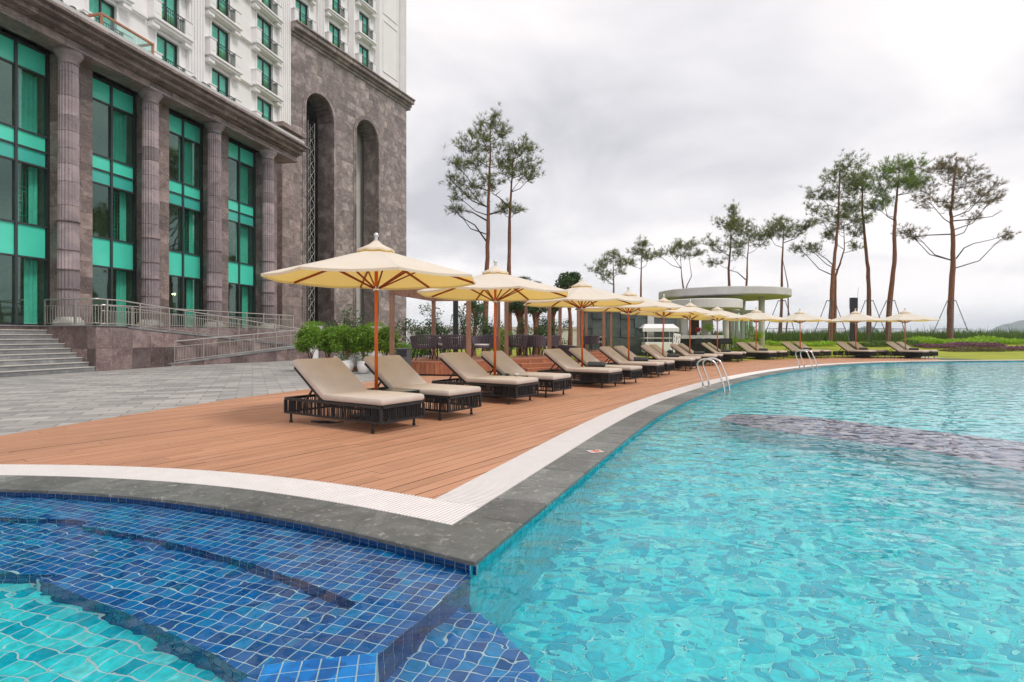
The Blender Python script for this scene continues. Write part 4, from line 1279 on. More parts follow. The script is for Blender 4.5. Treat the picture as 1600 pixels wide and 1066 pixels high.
def balcony(parent, a, b, z, y, ledge=True, pw=0.52):
    bl_ = empty('balcony', (a, y, z)); bl_.parent = parent
    W_ = b - a; D = 0.46
    for x0, x1 in ((-pw - 0.06, -0.06), (W_ + 0.06, W_ + pw + 0.06)):
        p = MB(); p.bbox(x0, x1, -D, -0.002, -0.1, 0.86, 0.01); p.bbox(x0 - 0.04, x1 + 0.04, -D - 0.04, -0.002, 0.862, 0.94, 0.01)
        p.box(x0 + 0.07, x1 - 0.07, -D - 0.018, -D - 0.001, 0.12, 0.7)
        p.build('balcony_pier', M['white_wall'], bl_)
    s_ = MB(); s_.bbox(-pw - 0.14, W_ + pw + 0.14, -D - 0.1, -0.002, -0.26, -0.102, 0.02); s_.bbox(-pw - 0.02, W_ + pw + 0.02, -D, -0.002, -0.42, -0.262, 0.02)
    s_.bbox(W_ + 0.1, W_ + pw + 0.1, -D + 0.06, -0.002, -0.66, -0.422, 0.02); s_.bbox(-pw - 0.1, -0.1, -D + 0.06, -0.002, -0.66, -0.422, 0.02)
    s_.build('balcony_slab', M['white_wall'], bl_)
    r_ = MB(); y0 = -D + 0.08
    r_.box(-0.04, W_ + 0.04, y0 - 0.02, y0 + 0.02, 0.86, 0.90); r_.box(-0.04, W_ + 0.04, y0 - 0.015, y0 + 0.015, 0.04, 0.07); r_.box(-0.04, W_ + 0.04, y0 - 0.012, y0 + 0.012, 0.66, 0.685)
    n = max(6, int(W_ / 0.12))
    for i in range(n + 1):
        x = W_ * i / n; r_.box(x - 0.01, x + 0.01, y0 - 0.01, y0 + 0.01, 0.07, 0.86)
    for i in range(0, n, 3):
        x = W_ * (i + 0.5) / n; r_.box(x - 0.04, x + 0.04, y0 - 0.009, y0 + 0.009, 0.69, 0.72)
    r_.build('railing', M['black'], bl_)
for c, (a, b) in enumerate(wcols):
    for k in range(4):
        z = sill0 + fl_h * k
        french_window(wing, a, b, z, wh, WV, None)
        balcony(wing, a, b, z, WV)
for k in range(1, 5):
    z = sill0 + fl_h * k
    for a, b in ((W0, FU(296, WV)), (FU(322.5, WV), FU(437, WV))):
        segs = [(a, b)]
        for p, q in wcols:
            segs = [s for x0, x1 in segs for s in (((x0, p - 0.75), (q + 0.75, x1)) if x0 < p - 0.75 and q + 0.75 < x1 else ((x0, x1),))]
        for x0, x1 in segs:
            lg = MB(); lg.box(x0, x1, WV - 0.22, WV - 0.001, z - 0.38, z - 0.24); lg.box(x0, x1, WV - 0.14, WV - 0.001, z - 0.46, z - 0.379)
            lg.build('string_course', M['white_wall'], wing)

# ---- arched tower
tower = empty('hotel_tower', (OB.x, OB.y, 0), AB, 'tall hotel tower with dark arched granite base and white upper floors', 'building')
TW = FU(635, 0, 'B'); TZ = 25.0
ar = []
for p0, p1, top in ((477, 521, 147), (556, 590.5, 188)):
    a, b = FU(p0, 0, 'B'), FU(p1, 0, 'B'); ar.append(((a + b) / 2, (b - a) / 2))
rr_ = sum(x[1] for x in ar) / 2
ar = [(c, rr_) for c, _ in ar]; SPR = 21.5 - rr_
nrows_low = 32; rh = SPR / nrows_low
def arc_low(x):
    for c, r in ar:
        if abs(x - c) < r: return SPR + math.sqrt(max(0, r * r - (x - c) ** 2))
    return None
def tower_strip(mb, x0, x1, z0, z1, y0, y1, n=7):
    """cladding piece with its lower edge following an arch"""
    xs = [x0 + (x1 - x0) * i / (n - 1) for i in range(n)]
    lows = []
    for x in xs:
        a = arc_low(x); lows.append(min(z1, max(z0, a)) if a else z0)
    if min(lows) > z1 - 0.01: return False
    if max(lows) <= z0 + 1e-6: mb.box(x0, x1, y0, y1, z0, z1); return True
    m = len(xs); o = len(mb.v)
    mb.v += [(x, y0, z) for x, z in zip(xs, lows)] + [(x, y0, z1) for x in xs] + [(x, y1, z) for x, z in zip(xs, lows)] + [(x, y1, z1) for x in xs]
    for i in range(m - 1):
        mb.f.append((o + i, o + i + 1, o + m + i + 1, o + m + i)); mb.f.append((o + 2 * m + i + 1, o + 2 * m + i, o + 3 * m + i, o + 3 * m + i + 1))
        mb.f.append((o + i + 1, o + i, o + 2 * m + i, o + 2 * m + i + 1)); mb.f.append((o + m + i, o + m + i + 1, o + 3 * m + i + 1, o + 3 * m + i))
    mb.f.append((o, o + m, o + 3 * m, o + 2 * m)); mb.f.append((o + m - 1, o + 3 * m - 1, o + 4 * m - 1, o + 2 * m - 1)[::-1])
    return True
jx = sorted([0, TW] + [c - r for c, r in ar] + [c + r for c, r in ar])
zs_ = [rh * i for i in range(nrows_low + 1)]
while zs_[-1] < TZ - 0.2: zs_.append(min(TZ, zs_[-1] + rh))
zs_[-1] = TZ
pieces = []
rt = random.Random(21)
for ri, (za, zb) in enumerate(zip(zs_, zs_[1:])):
    for xa, xb in zip(jx, jx[1:]):
        opening = any(abs((xa + xb) / 2 - c) < r for c, r in ar)
        if opening and zb <= SPR + 1e-6: continue
        n = max(1, int(round((xb - xa) / 1.2))); w_ = (xb - xa) / n
        edges = [xa + w_ * i + (0.25 * w_ * (1 if ri % 2 else -1) if 0 < i < n else 0) for i in range(n + 1)]
        for p, q in zip(edges, edges[1:]): pieces.append((p, q, za, zb))
pieces.sort(key=lambda p: -(p[3] > 6.2) * 10 - rt.random())
rest = MB(); cnt = 0
for p, q, za, zb in pieces:
    mb = MB()
    y0 = rt.uniform(-0.004, 0.004)
    if tower_strip(mb, p + 0.004, q - 0.004, za + 0.004, zb - 0.004, y0, 0.06):
        if cnt < 300: mb.build('cladding_panel', M['stone_tower'], tower); cnt += 1
        else: rest.add(mb.v, mb.f)
rest.build('lower_cladding', M['stone_tower'], tower, kind='stuff')
# core walls behind the cladding, deep niches
ND = 0.3
while FU(497, ND, 'B') < ar[0][0] + ar[0][1] and ND < 4: ND += 0.05
mb = MB(); bx = [0.02] + [q for c, r in ar for q in (c - r - 0.02, c + r + 0.02)] + [TW - 0.02]
for a, b in zip(bx[0::2], bx[1::2]): mb.box(a, b, 0.062, ND, 0, SPR)
nseg = 30
xs = [0.02 + (TW - 0.04) * i / 90 for i in range(91)]
for a, b in zip(xs, xs[1:]):
    z = arc_low((a + b) / 2) or SPR
    mb.box(a, b, 0.062, ND, z, TZ)
mb.build('tower_core', M['stone_tower'], tower)
mb = MB(); mb.box(0, TW, ND + 0.9, ND + 1.2, 0, TZ); mb.build('niche_back_wall', M['stone'], tower)
mb = MB(); mb.box(TW - 0.05, TW, 0.06, 14, 0, TZ); mb.box(0, 0.05, 0.06, 14, 0, TZ); mb.build('side_wall', M['stone_tower'], tower)
for c, r in ar:                                   # moulded arch surrounds
    mb = MB()
    for (d0, d1, yy) in ((0.0, 0.12, -0.10), (0.121, 0.30, -0.055)):
        pth = [(c - r - d0, 0), (c - r - d0, SPR)] + [(c + (r + d0) * math.cos(R(180 - 180 * i / 24)), SPR + (r + d0) * math.sin(R(180 - 180 * i / 24))) for i in range(1, 24)] + [(c + r + d0, SPR), (c + r + d0, 0)]
        pt2 = [(c - r - d1, 0), (c - r - d1, SPR)] + [(c + (r + d1) * math.cos(R(180 - 180 * i / 24)), SPR + (r + d1) * math.sin(R(180 - 180 * i / 24))) for i in range(1, 24)] + [(c + r + d1, SPR), (c + r + d1, 0)]
        o = len(mb.v); m = len(pth)
        mb.v += [(x, yy, z) for x, z in pth] + [(x, yy, z) for x, z in pt2] + [(x, 0.3 if d0 == 0 else 0.05, z) for x, z in pth] + [(x, 0.05, z) for x, z in pt2]
        for i in range(m - 1):
            mb.f += [(o + i, o + i + 1, o + m + i + 1, o + m + i), (o + i + 1, o + i, o + 2 * m + i, o + 2 * m + i + 1), (o + m + i, o + m + i + 1, o + 3 * m + i + 1, o + 3 * m + i)]
    mb.build('arch_surround', M['stone_tower'], tower)
# tower cornice
for i in range(14):
    a, b = -0.1 + (TW + 0.2) * i / 14, -0.1 + (TW + 0.2) * (i + 1) / 14
    mb = MB(); e0, e1 = (a + 0.003, b - 0.003)
    if i == 13: e1 += 0.5
    mb.bbox(e0, e1, -0.12, 1.2, TZ + 0.002, TZ + 0.25, 0.01); mb.bbox(e0, e1, -0.30, 1.2, TZ + 0.252, TZ + 0.5, 0.02); mb.bbox(e0, e1, -0.62, 1.2, TZ + 0.502, TZ + 0.86, 0.03); mb.bbox(e0, e1, -0.75, 1.2, TZ + 0.862, TZ + 1.0, 0.02)
    mb.build('cornice_block', M['stone_tower'], tower)
# pale strip in the second niche and steel scaffold in the first
c, r = ar[1]; MB().box(c - r - 0.6, c + r + 0.6, ND + 0.5, ND + 0.6, 0, TZ - 0.2).build('pale_panel', M['concrete'], tower)
c, r = ar[0]; MB().box(c - r - 0.8, c + r + 0.6, ND + 0.7, ND + 0.75, 0, TZ - 0.2).build('dark_glazing', M['dark_frame'], tower)
for k in range(30): MB().box(c - r - 0.8, c + r + 0.6, ND + 0.66, ND + 0.69, 0.6 + k * 0.75, 0.64 + k * 0.75).build('glazing_bar', M['grey_mullion'], tower)
c, r = ar[0]
sc_ = empty('scaffold_tower', (0, 0, 0), AB, 'thin steel lattice scaffold standing in the left arch niche', 'scaffold')
w_ = OB + dB * (c - 0.1) + nB * (ND - 0.55); sc_.location = (w_.x, w_.y, 0)
for x in (0, 0.75):
    for y in (0, 0.5): MB().tube([(x, y, 0), (x, y, 19.5)], 0.022, 6).build('upright', M['steel'], sc_)
for k in range(19):
    z = 0.4 + k; mb = MB()
    for p, q in (((0, 0), (0.75, 0)), ((0.75, 0), (0.75, 0.5)), ((0.75, 0.5), (0, 0.5)), ((0, 0.5), (0, 0))):
        mb.tube([(*p, z), (*q, z)], 0.014, 5); mb.tube([(*p, z), (*q, z + 1)], 0.011, 5)
    mb.build('brace', M['steel'], sc_)
# white floors of the tower
TV = 0.32; tz0 = TZ + 1.0
tcol = [(FU(461, TV, 'B'), FU(481.5, TV, 'B')), (FU(513.5, TV, 'B'), FU(532, TV, 'B')), (FU(560.5, TV, 'B'), FU(576.5, TV, 'B'))]
ts0, th = 26.35, 3.05
holes = [(a, b, ts0 + th * k, ts0 + th * k + 2.15) for a, b in tcol for k in range(4)]
wm = MB(); wall_cells(wm, -0.2, TW - 0.15, tz0, 39.5, TV, TV + 0.35, holes); wm.build('white_wall', M['white_wall'], tower)
mb = MB(); mb.box(-0.2, TW - 0.5, TV + 0.9, TV + 1.0, tz0, 39.5); mb.box(TW - 0.5, TW - 0.15, TV + 0.35, 12, tz0, 39.5); mb.box(-0.2, TW - 0.5, TV + 1.0, 12, 39.3, 39.5); mb.build('inner_wall', M['white_wall'], tower)
for a, b in tcol:
    for k in range(4):
        french_window(tower, a, b, ts0 + th * k, 2.15, TV, None); balcony(tower, a, b, ts0 + th * k, TV, pw=0.42)
for p0, p1 in ((496, 506), (544.5, 552), (585.5, 592), (625, 634)):
    fluted_pilaster(tower, FU(p0, TV - 0.15, 'B'), FU(p1, TV - 0.15, 'B'), TV - 0.17, tz0, 39.5, 4)
a, b = FU(598, TV, 'B'), FU(621, TV, 'B')
mb = MB()
for z0_, z1_ in ((27.4, 32.6), (33.2, 38.6)):
    for q in ((a, b, z0_, z0_ + 0.12), (a, b, z1_ - 0.12, z1_), (a, a + 0.12, z0_ + 0.12, z1_ - 0.12), (b - 0.12, b, z0_ + 0.12, z1_ - 0.12)): mb.box(q[0], q[1], TV - 0.06, TV - 0.001, q[2], q[3])
mb.build('panel_moulding', M['white_wall'], tower)
# ================================================================== loungers, parasols, tables
ORD = 'first second third fourth fifth sixth seventh eighth ninth tenth eleventh'.split()
LL, LW = 1.88, 0.76
def make_lounger():
    """origin at the middle of the frame on the ground, x towards the foot end"""
    t = empty('sun_lounger')
    x0, x1, y0, y1 = -LL / 2, LL / 2, -LW / 2, LW / 2
    zt, zb = 0.325, 0.135
    fr = MB()
    for z, w in ((zt, 0.034), (zb, 0.026)):
        fr.bar((x0, y0, z), (x1, y0, z), w); fr.bar((x0, y1, z), (x1, y1, z), w)
        fr.bar((x0, y0 + w / 2, z), (x0, y1 - w / 2, z), w); fr.bar((x1, y0 + w / 2, z), (x1, y1 - w / 2, z), w)
    for x in (x0, x1):
        for y in (y0, y1): fr.bar((x, y, zb - 0.012), (x, y, zt - 0.018), 0.030)
    for i in range(4): xx = x0 + 0.75 + i * 0.33; fr.bar((xx, y0 + 0.02, zt - 0.01), (xx, y1 - 0.02, zt - 0.01), 0.025)
    fr.build('frame', M['black'], t)
    rp_ = MB(); rl = random.Random(4)
    def strands(ax, fixed, a, b):
        s = a + 0.03
        while s < b - 0.02:
            j = rl.uniform(-0.008, 0.008); d = rl.uniform(-0.006, 0.006)
            if ax == 'x': rp_.bar((s, fixed + d, zb + 0.012), (s + j, fixed + d * 0.5, zt - 0.016), 0.0095)
            else: rp_.bar((fixed + d, s, zb + 0.012), (fixed + d * 0.5, s + j, zt - 0.016), 0.0095)
            s += 0.021 if rl.random() > 0.13 else 0.045
    strands('x', y0, x0, x1); strands('x', y1, x0, x1); strands('y', x0, y0, y1); strands('y', x1, y0, y1)
    rp_.build('rope_weave', M['rope'], t, kind='stuff')
    for x in (x0 + 0.11, x1 - 0.16):
        for y in (y0 + 0.012, y1 - 0.012):
            MB().tube([(x, y, zt - 0.02), (x, y, 0.03), (x, y, 0.028), (x, y, 0.0)], [0.017, 0.017, 0.023, 0.023], 8).build('leg', M['black'], t)
    hx = x0 + 0.78                       # hinge
    ba = R(36); bl = 0.80
    def pad(x_len, th, w):
        """cushion with rounded edges: stacked inset rings"""
        mb = MB(); c = 0.028
        prof = [(c * 1.0, 0.0), (c * 0.3, c * 0.3), (0, c), (0, th - c), (c * 0.3, th - c * 0.3), (c, th)]
        for ins, z in prof:
            a, b = x_len - ins, w / 2 - ins
            k = c
            for (sx, sy) in ((0, 0), (1, 0), (1, 1), (0, 1)):
                X = ins if sx == 0 else a; Yv = -b if sy == 0 else b
                ddx = k if sx == 0 else -k; ddy = k if sy == 0 else -k
                pts = [(X, Yv + ddy), (X + ddx * 0.3, Yv + ddy * 0.3), (X + ddx, Yv)]
                if (sx, sy) in ((1, 0), (0, 1)): pts = pts[::-1]
                mb.v += [(p[0], p[1], z) for p in pts]
        n = 12
        for i in range(len(prof) - 1):
            for j in range(n):
                a, b = i * n + j, i * n + (j + 1) % n
                mb.f.append((a, b, b + n, a + n))
        mb.f.append(tuple(range(n - 1, -1, -1))); mb.f.append(tuple(range((len(prof) - 1) * n, len(prof) * n)))
        return mb
    sp = pad(x1 - hx + 0.02, 0.088, LW + 0.02)
    seat = sp.build('seat_cushion', M['cushion'], t, loc=(hx, 0, zt + 0.02)); smooth_by_angle(seat, 35)
    bk = pad(bl, 0.088, LW + 0.02)
    Mx = Matrix.Translation((hx + 0.012, 0, zt + 0.022)) @ Matrix.Rotation(ba, 4, 'Y') @ Matrix.Rotation(math.pi, 4, 'Z')
    bk.v = [tuple(Mx @ Vector(p)) for p in bk.v]
    back = bk.build('back_cushion', M['cushion'], t); smooth_by_angle(back, 35)
    bf = MB(); up = Vector((-math.cos(ba), 0, math.sin(ba))); nn = Vector((-math.sin(ba), 0, -math.cos(ba)))
    b0 = Vector((hx, 0, zt + 0.012)) + nn * 0.012
    for y in (y0 + 0.03, y1 - 0.03): bf.bar(b0 + Vector((0, y, 0)), b0 + up * (bl - 0.06) + Vector((0, y, 0)), 0.032)
    bf.bar(b0 + up * (bl - 0.08) + Vector((0, y0 + 0.046, 0)), b0 + up * (bl - 0.08) + Vector((0, y1 - 0.046, 0)), 0.03)
    for y in (-0.16, 0.16): bf.bar(b0 + up * 0.45 + Vector((0, y, -0.02)), (x0 + 0.18, y, zt - 0.02), 0.022)
    for k in range(5): bf.bar(b0 + up * (0.1 + 0.14 * k) + Vector((0, y0 + 0.046, 0)), b0 + up * (0.1 + 0.14 * k) + Vector((0, y1 - 0.046, 0)), 0.018)
    bf.build('backrest_frame', M['black'], t)
    return t
def make_parasol():
    t = empty('parasol')
    RR, ZR_, ZA = 1.56, 2.05, 2.47
    MB().bbox(-0.28, 0.28, -0.28, 0.28, 0.0, 0.05, 0.012).build('base_plate', M['black'], t)
    MB().lathe([(0.042, 0.05), (0.042, 0.34), (0.036, 0.345)], 12).build('base_sleeve', M['black'], t, smooth=False)
    MB().lathe([(0.026, 0.06), (0.026, 2.55)], 14).build('pole', M['orange'], t, smooth=True)
    n = 8; ph = R(12)
    cn = MB(); rings = [(0.05, ZA), (0.35, ZA - 0.075), (0.75, ZA - 0.195), (1.15, ZA - 0.305), (RR, ZR_)]
    sub = 4
    for ri, (r_, z) in enumerate(rings):
        for i in range(n):
            for k in range(sub):
                a0, a1 = ph + 2 * math.pi * i / n, ph + 2 * math.pi * (i + 1) / n
                f = k / sub
                x = r_ * (math.cos(a0) * (1 - f) + math.cos(a1) * f); y = r_ * (math.sin(a0) * (1 - f) + math.sin(a1) * f)
                sag = -0.028 * math.sin(math.pi * f) * (r_ / RR) ** 1.2
                cn.v.append((x, y, z + sag))
    m = n * sub
    for ri in range(len(rings) - 1):
        for i in range(m):
            a, b = ri * m + i, ri * m + (i + 1) % m
            cn.f.append((a, a + m, b + m, b))
    canopy = cn.build('canopy', M['canvas'], t)
    hm = MB(); o = (len(rings) - 1) * m                       # short hanging hem
    hv = [cn.v[o + i] for i in range(m)]
    hm.v = hv + [(x * 0.998, y * 0.998, z - 0.035) for x, y, z in hv]
    for i in range(m): hm.f.append((i, i + m, (i + 1) % m + m, (i + 1) % m))
    hm.build('hem', M['canvas'], canopy)
    vt = MB(); vr = [(0.03, ZA + 0.135), (0.10, ZA + 0.075), (0.18, ZA + 0.03), (0.27, ZA - 0.012), (0.262, ZA - 0.035)]
    for r_, z in vr:
        for i in range(32):
            a = 2 * math.pi * i / 32 + ph; rip = 1 + 0.035 * math.cos(8 * (a - ph)) * (r_ / 0.27); vt.v.append((r_ * rip * math.cos(a), r_ * rip * math.sin(a), z + 0.008 * math.cos(8 * (a - ph)) * (r_ / 0.27)))
    for k in range(len(vr) - 1):
        for i in range(32): a, b = k * 32 + i, k * 32 + (i + 1) % 32; vt.f.append((a, a + 32, b + 32, b))
    vt.build('vent_cap', M['canvas'], t, smooth=True)
    MB().lathe([(0.02, ZA + 0.13), (0.03, ZA + 0.145), (0.022, ZA + 0.165), (0.022, ZA + 0.18), (0.036, ZA + 0.195), (0.036, ZA + 0.225), (0.02, ZA + 0.25), (0.004, ZA + 0.255)], 14).build('finial', M['chrome'], t, smooth=True)
    MB().lathe([(0.027, 1.86), (0.05, 1.87), (0.05, 1.93), (0.027, 1.94)], 14).build('runner', M['chrome'], t)
    MB().lathe([(0.027, 2.36), (0.055, 2.37), (0.055, 2.42), (0.027, 2.43)], 14).build('crown', M['chrome'], t)
    for i in range(n):
        a = ph + 2 * math.pi * i / n; c, s = math.cos(a), math.sin(a)
        ri = MB(); ri.bar((0.05 * c, 0.05 * s, ZA - 0.035), (RR * 0.985 * c, RR * 0.985 * s, ZR_ - 0.018), 0.022, 0.03); ri.build('rib', M['rib'], t)
        zq = ZA - 0.035 + (ZR_ - 0.018 - ZA + 0.035) * (0.74 - 0.05) / (RR * 0.985 - 0.05)
        st = MB(); st.bar((0.045 * c, 0.045 * s, 1.90), (0.74 * c, 0.74 * s, zq - 0.012), 0.018, 0.022); st.build('strut', M['rib'], t)
    cord = MB(); cord.tube([(0.034, 0.012, 1.88), (0.045, 0.02, 1.6), (0.033, 0.012, 1.35)], 0.004, 5); cord.build('pull_cord', M['seatpad'], t)
    return t
def make_table():
    t = empty('side_table'); h = 0.24
    fr = MB()
    for z in (0.05, 0.385):
        for a, b in (((-h, -h), (h, -h)), ((h, -h), (h, h)), ((h, h), (-h, h)), ((-h, h), (-h, -h))): fr.bar((*a, z), (*b, z), 0.022)
    fr.build('frame', M['black'], t)
    for x in (-h, h):
        for y in (-h, h): MB().bar((x, y, 0), (x, y, 0.38), 0.026).build('leg', M['black'], t)
    rp_ = MB()
    for k in range(23):
        s = -h + 0.02 + k * 0.02
        for q in ((s, -h), (s, h)): rp_.bar((q[0], q[1], 0.06), (q[0], q[1], 0.376), 0.0105)
        for q in ((-h, s), (h, s)): rp_.bar((q[0], q[1], 0.06), (q[0], q[1], 0.376), 0.0105)
    rp_.build('rope_weave', M['rope'], t, kind='stuff')
    MB().bbox(-h - 0.012, h + 0.012, -h - 0.012, h + 0.012, 0.397, 0.415, 0.004).build('glass_top', M['greenglass'], t)
    return t
def make_towel():
    mb = MB(); n = 20; L = 0.42; rr = 0.075
    for x, r_ in ((-L / 2, rr * 0.9), (-L / 2 + 0.012, rr), (L / 2 - 0.012, rr), (L / 2, rr * 0.9)):
        for i in range(n):
            a = 2 * math.pi * i / n; r2 = r_ * (1.0 + 0.06 * math.sin(a * 2))
            mb.v.append((x, r2 * math.cos(a), rr * 0.92 + r2 * 0.92 * math.sin(a)))
    for k in range(3):
        for i in range(n): a, b = k * n + i, k * n + (i + 1) % n; mb.f.append((a, a + n, b + n, b))
    mb.f.append(tuple(range(n))); mb.f.append(tuple(range(4 * n - 1, 3 * n - 1, -1)))
    for sx in (-1, 1):                                   # rolled end spiral
        pts = [(sx * (L / 2 + 0.003), (0.008 + 0.0085 * k * 0.30) * math.cos(k * 0.5), rr * 0.92 + (0.008 + 0.0085 * k * 0.30) * math.sin(k * 0.5)) for k in range(24)]
        mb.tube(pts, 0.004, 4)
    return mb
lounger0, parasol0, table0 = make_lounger(), make_parasol(), make_table()
towel_mesh = make_towel().mesh('towel_roll', M['towel'])
PAR = [(-2.007, 8.235, -33), (-0.345, 11.12, -33), (1.79, 14.14, -33), (3.61, 17.2, -31), (5.52, 20.4, -29), (7.5, 23.5, -28), (9.85, 26.7, -27), (12.75, 29.1, -50), (15.95, 30.8, -55), (19.15, 31.0, -58), (21.45, 30.35, -55)]
used = set()
def place(proto, x, y, rz, label, cat, group):
    o = proto if proto.name not in used else copy_tree(proto)
    used.add(proto.name); used.add(o.name)
    o.location = (x, y, 0.002); o.rotation_euler = (0, 0, rz)
    return tag(o, label, cat, group)
rl = random.Random(12)
for i, (x, y, ang) in enumerate(PAR):
    a = R(ang); ax = Vector((math.cos(a), math.sin(a))); pp = Vector((-math.sin(a), math.cos(a)))
    if i == 0: mid = Vector((-1.824, 8.115))
    else: mid = Vector((x, y)) + ax * 0.22
    nm = ORD[i]
    po = place(parasol0, x, y, a + rl.uniform(-0.15, 0.15), 'cream parasol on an orange pole, %s in the row from the foreground' % nm, 'parasol', 'cream parasols along the pool')
    po.rotation_euler = (rl.uniform(-0.012, 0.012), rl.uniform(-0.012, 0.012), po.rotation_euler[2])
    g_ = 'beige loungers along the pool'
    for sd_, w_ in ((-1, 'near'), (1, 'far')):
        c = mid + pp * 0.635 * sd_ + ax * (rl.uniform(-0.04, 0.04) if i else 0)
        place(lounger0, c.x, c.y, a + (rl.uniform(-0.025, 0.025) if i else 0), 'beige cushioned lounger on the %s side of the %s parasol' % (w_, nm), 'lounger', g_)
    tc_ = mid + ax * 0.16 + pp * 0.02
    place(table0, tc_.x, tc_.y, a, 'black woven side table under the %s parasol' % nm, 'table', 'side tables between the loungers')
    if i >= 2:
        tw = link('towel_roll', towel_mesh); tw.location = (tc_.x, tc_.y, 0.418); tw.rotation_euler = (0, 0, a + rl.uniform(-0.2, 0.2))
        tag(tw, 'rolled grey towel on the table under the %s parasol' % nm, 'towel', 'rolled towels on the side tables')
    if i == 1:
        for dx, m, nm2, lb, ct in ((-0.08, 'greenglass', 'ashtray', 'dark green ashtray on the table under the second parasol', 'ashtray'), (0.1, 'pot', 'white_cup', 'small white cup on the table under the second parasol', 'cup')):
            o = MB().lathe([(0.03, 0.0), (0.045, 0.005), (0.05, 0.05), (0.042, 0.05), (0.036, 0.012)], 16).build(nm2, M[m], smooth=True)
            o.location = (tc_.x + dx, tc_.y - 0.05, 0.417); tag(o, lb, ct)
# cable lying under the nearest lounger
cb = MB(); c0_ = Vector((-2.72, 7.72))
cb.tube([(c0_.x + 0.16 * math.sin(k * 0.7) + 0.012 * k, c0_.y + 0.05 * math.cos(k * 0.9) - 0.004 * k, 0.012 + 0.004 * (k % 3)) for k in range(22)], 0.007, 6)
tag(cb.build('loose_cable', M['rope'], smooth=True), 'black strap lying on the deck under the nearest lounger', 'strap')

# ---- pool ladders: two bent chrome rails with treads below water
def ladder(px1, py1, px2, py2, label):
    b0, b1 = Vector(G(px1, py1)), Vector(G(px2, py2))
    # nearest coping edge normal
    i = min(range(len(right)), key=lambda k: math.hypot(right[k][0] - b0.x, right[k][1] - b0.y))
    tg = (Vector(right[i + 1]) - Vector(right[i - 1])).normalized(); n = Vector((tg.y, -tg.x)); e0 = Vector(right[i])
    root = empty('pool_ladder', (e0.x, e0.y, 0), math.atan2(n.y, n.x), label, 'ladder', 'steel pool ladders')
    for y in (-0.26, 0.26):
        path = [(-0.30, y, 0.0), (-0.34, y, 0.18), (-0.44, y, 0.45)]
        for k in range(0, 13):
            an = R(160 - 150 * k / 12); path.append((-0.24 + 0.22 * math.cos(an), y, 0.50 + 0.17 * math.sin(an)))
        path += [(0.05, y, 0.35), (0.13, y, 0.1), (0.16, y, -0.1), (0.16, y, -0.9)]
        MB().tube(path, 0.021, 10).build('rail', M['chrome'], root, smooth=True)
        MB().lathe([(0.05, 0.001), (0.05, 0.008), (0.024, 0.02)], 16, (-0.30, y)).build('floor_flange', M['chrome'], root)
    for z in (-0.3, -0.55, -0.8): MB().bbox(0.12, 0.2, -0.24, 0.24, z - 0.012, z + 0.012, 0.004).build('tread', M['chrome'], root)
ladder(1094, 605, 1099, 603, 'chrome pool ladder with two curved handrails, the nearer one')
ladder(1242, 574.5, 1246, 574, 'chrome pool ladder at the far curve of the pool')

# ---- depth marker plate on the coping
dm = empty('depth_marker', (*G(930, 706), 0.003), R(20), 'small orange and white marker plate set on the coping', 'marker')
MB().bbox(-0.075, 0.075, -0.06, 0.06, 0, 0.004, 0.001).build('plate', M['seatpad'], dm)
M['marker_red'] = plain('marker_orange', (0.66, 0.13, 0.06, 1), 0.6)
mk = MB(); mk.bbox(-0.05, 0.03, -0.02, 0.025, 0.0041, 0.006, 0.0005); mk.bbox(-0.02, 0.05, -0.045, -0.025, 0.0041, 0.006, 0.0005); mk.bbox(0.035, 0.055, 0.0, 0.035, 0.0041, 0.006, 0.0005)
mk.build('printed_mark', M['marker_red'], dm)
MB().bbox(0.0, 0.02, 0.03, 0.05, 0.0041, 0.006, 0.0005).build('printed_mark', M['black'], dm)
# ================================================================== terrace furniture, bar, planting
import numpy as np
class Foliage:
    """many small leaf faces in one mesh"""
    def __init__(s, seed): s.q = []; s.r = np.random.default_rng(seed)
    def leaves(s, pts, size, aspect=0.5, jitter=0.35, up=0.25):
        n = len(pts)
        if n == 0: return
        r = s.r
        d = r.normal(size=(n, 3)); d[:, 2] = d[:, 2] * 0.7 + up; d /= np.linalg.norm(d, axis=1)[:, None]
        e = np.cross(d, r.normal(size=(n, 3))); e /= np.linalg.norm(e, axis=1)[:, None] + 1e-9
        sz = size * r.uniform(1 - jitter, 1 + jitter, (n, 1))
        a = np.asarray(pts); 
        s.q.append(np.stack([a, a + d * sz * 0.5 + e * sz * aspect * 0.5, a + d * sz, a + d * sz * 0.5 - e * sz * aspect * 0.5], 1))
    def needles(s, pts, dirs, length, width, k):
        r = s.r; n = len(pts)
        if n == 0: return
        a = np.repeat(np.asarray(pts), k, 0); d0 = np.repeat(np.asarray(dirs), k, 0)
        d = d0 * 0.75 + r.normal(size=a.shape) * 0.62; d /= np.linalg.norm(d, axis=1)[:, None] + 1e-9
        e = np.cross(d, r.normal(size=a.shape)); e /= np.linalg.norm(e, axis=1)[:, None] + 1e-9
        L = length * r.uniform(0.6, 1.2, (len(a), 1)); w = width
        s.q.append(np.stack([a - e * w * 0.5, a + e * w * 0.5, a + d * L + e * w * 0.25, a + d * L - e * w * 0.25], 1))
    def build(s, name, m, parent=None, kind=None):
        v = np.concatenate(s.q).reshape(-1, 3); n = len(v) // 4
        me = bpy.data.meshes.new(name)
        me.vertices.add(len(v)); me.vertices.foreach_set('co', v.astype(np.float32).ravel())
        me.loops.add(n * 4); me.loops.foreach_set('vertex_index', np.arange(n * 4, dtype=np.int32))
        me.polygons.add(n); me.polygons.foreach_set('loop_start', np.arange(0, n * 4, 4, dtype=np.int32))
        me.update(calc_edges=True); me.materials.append(m)
        return link(name, me, parent, None, kind)
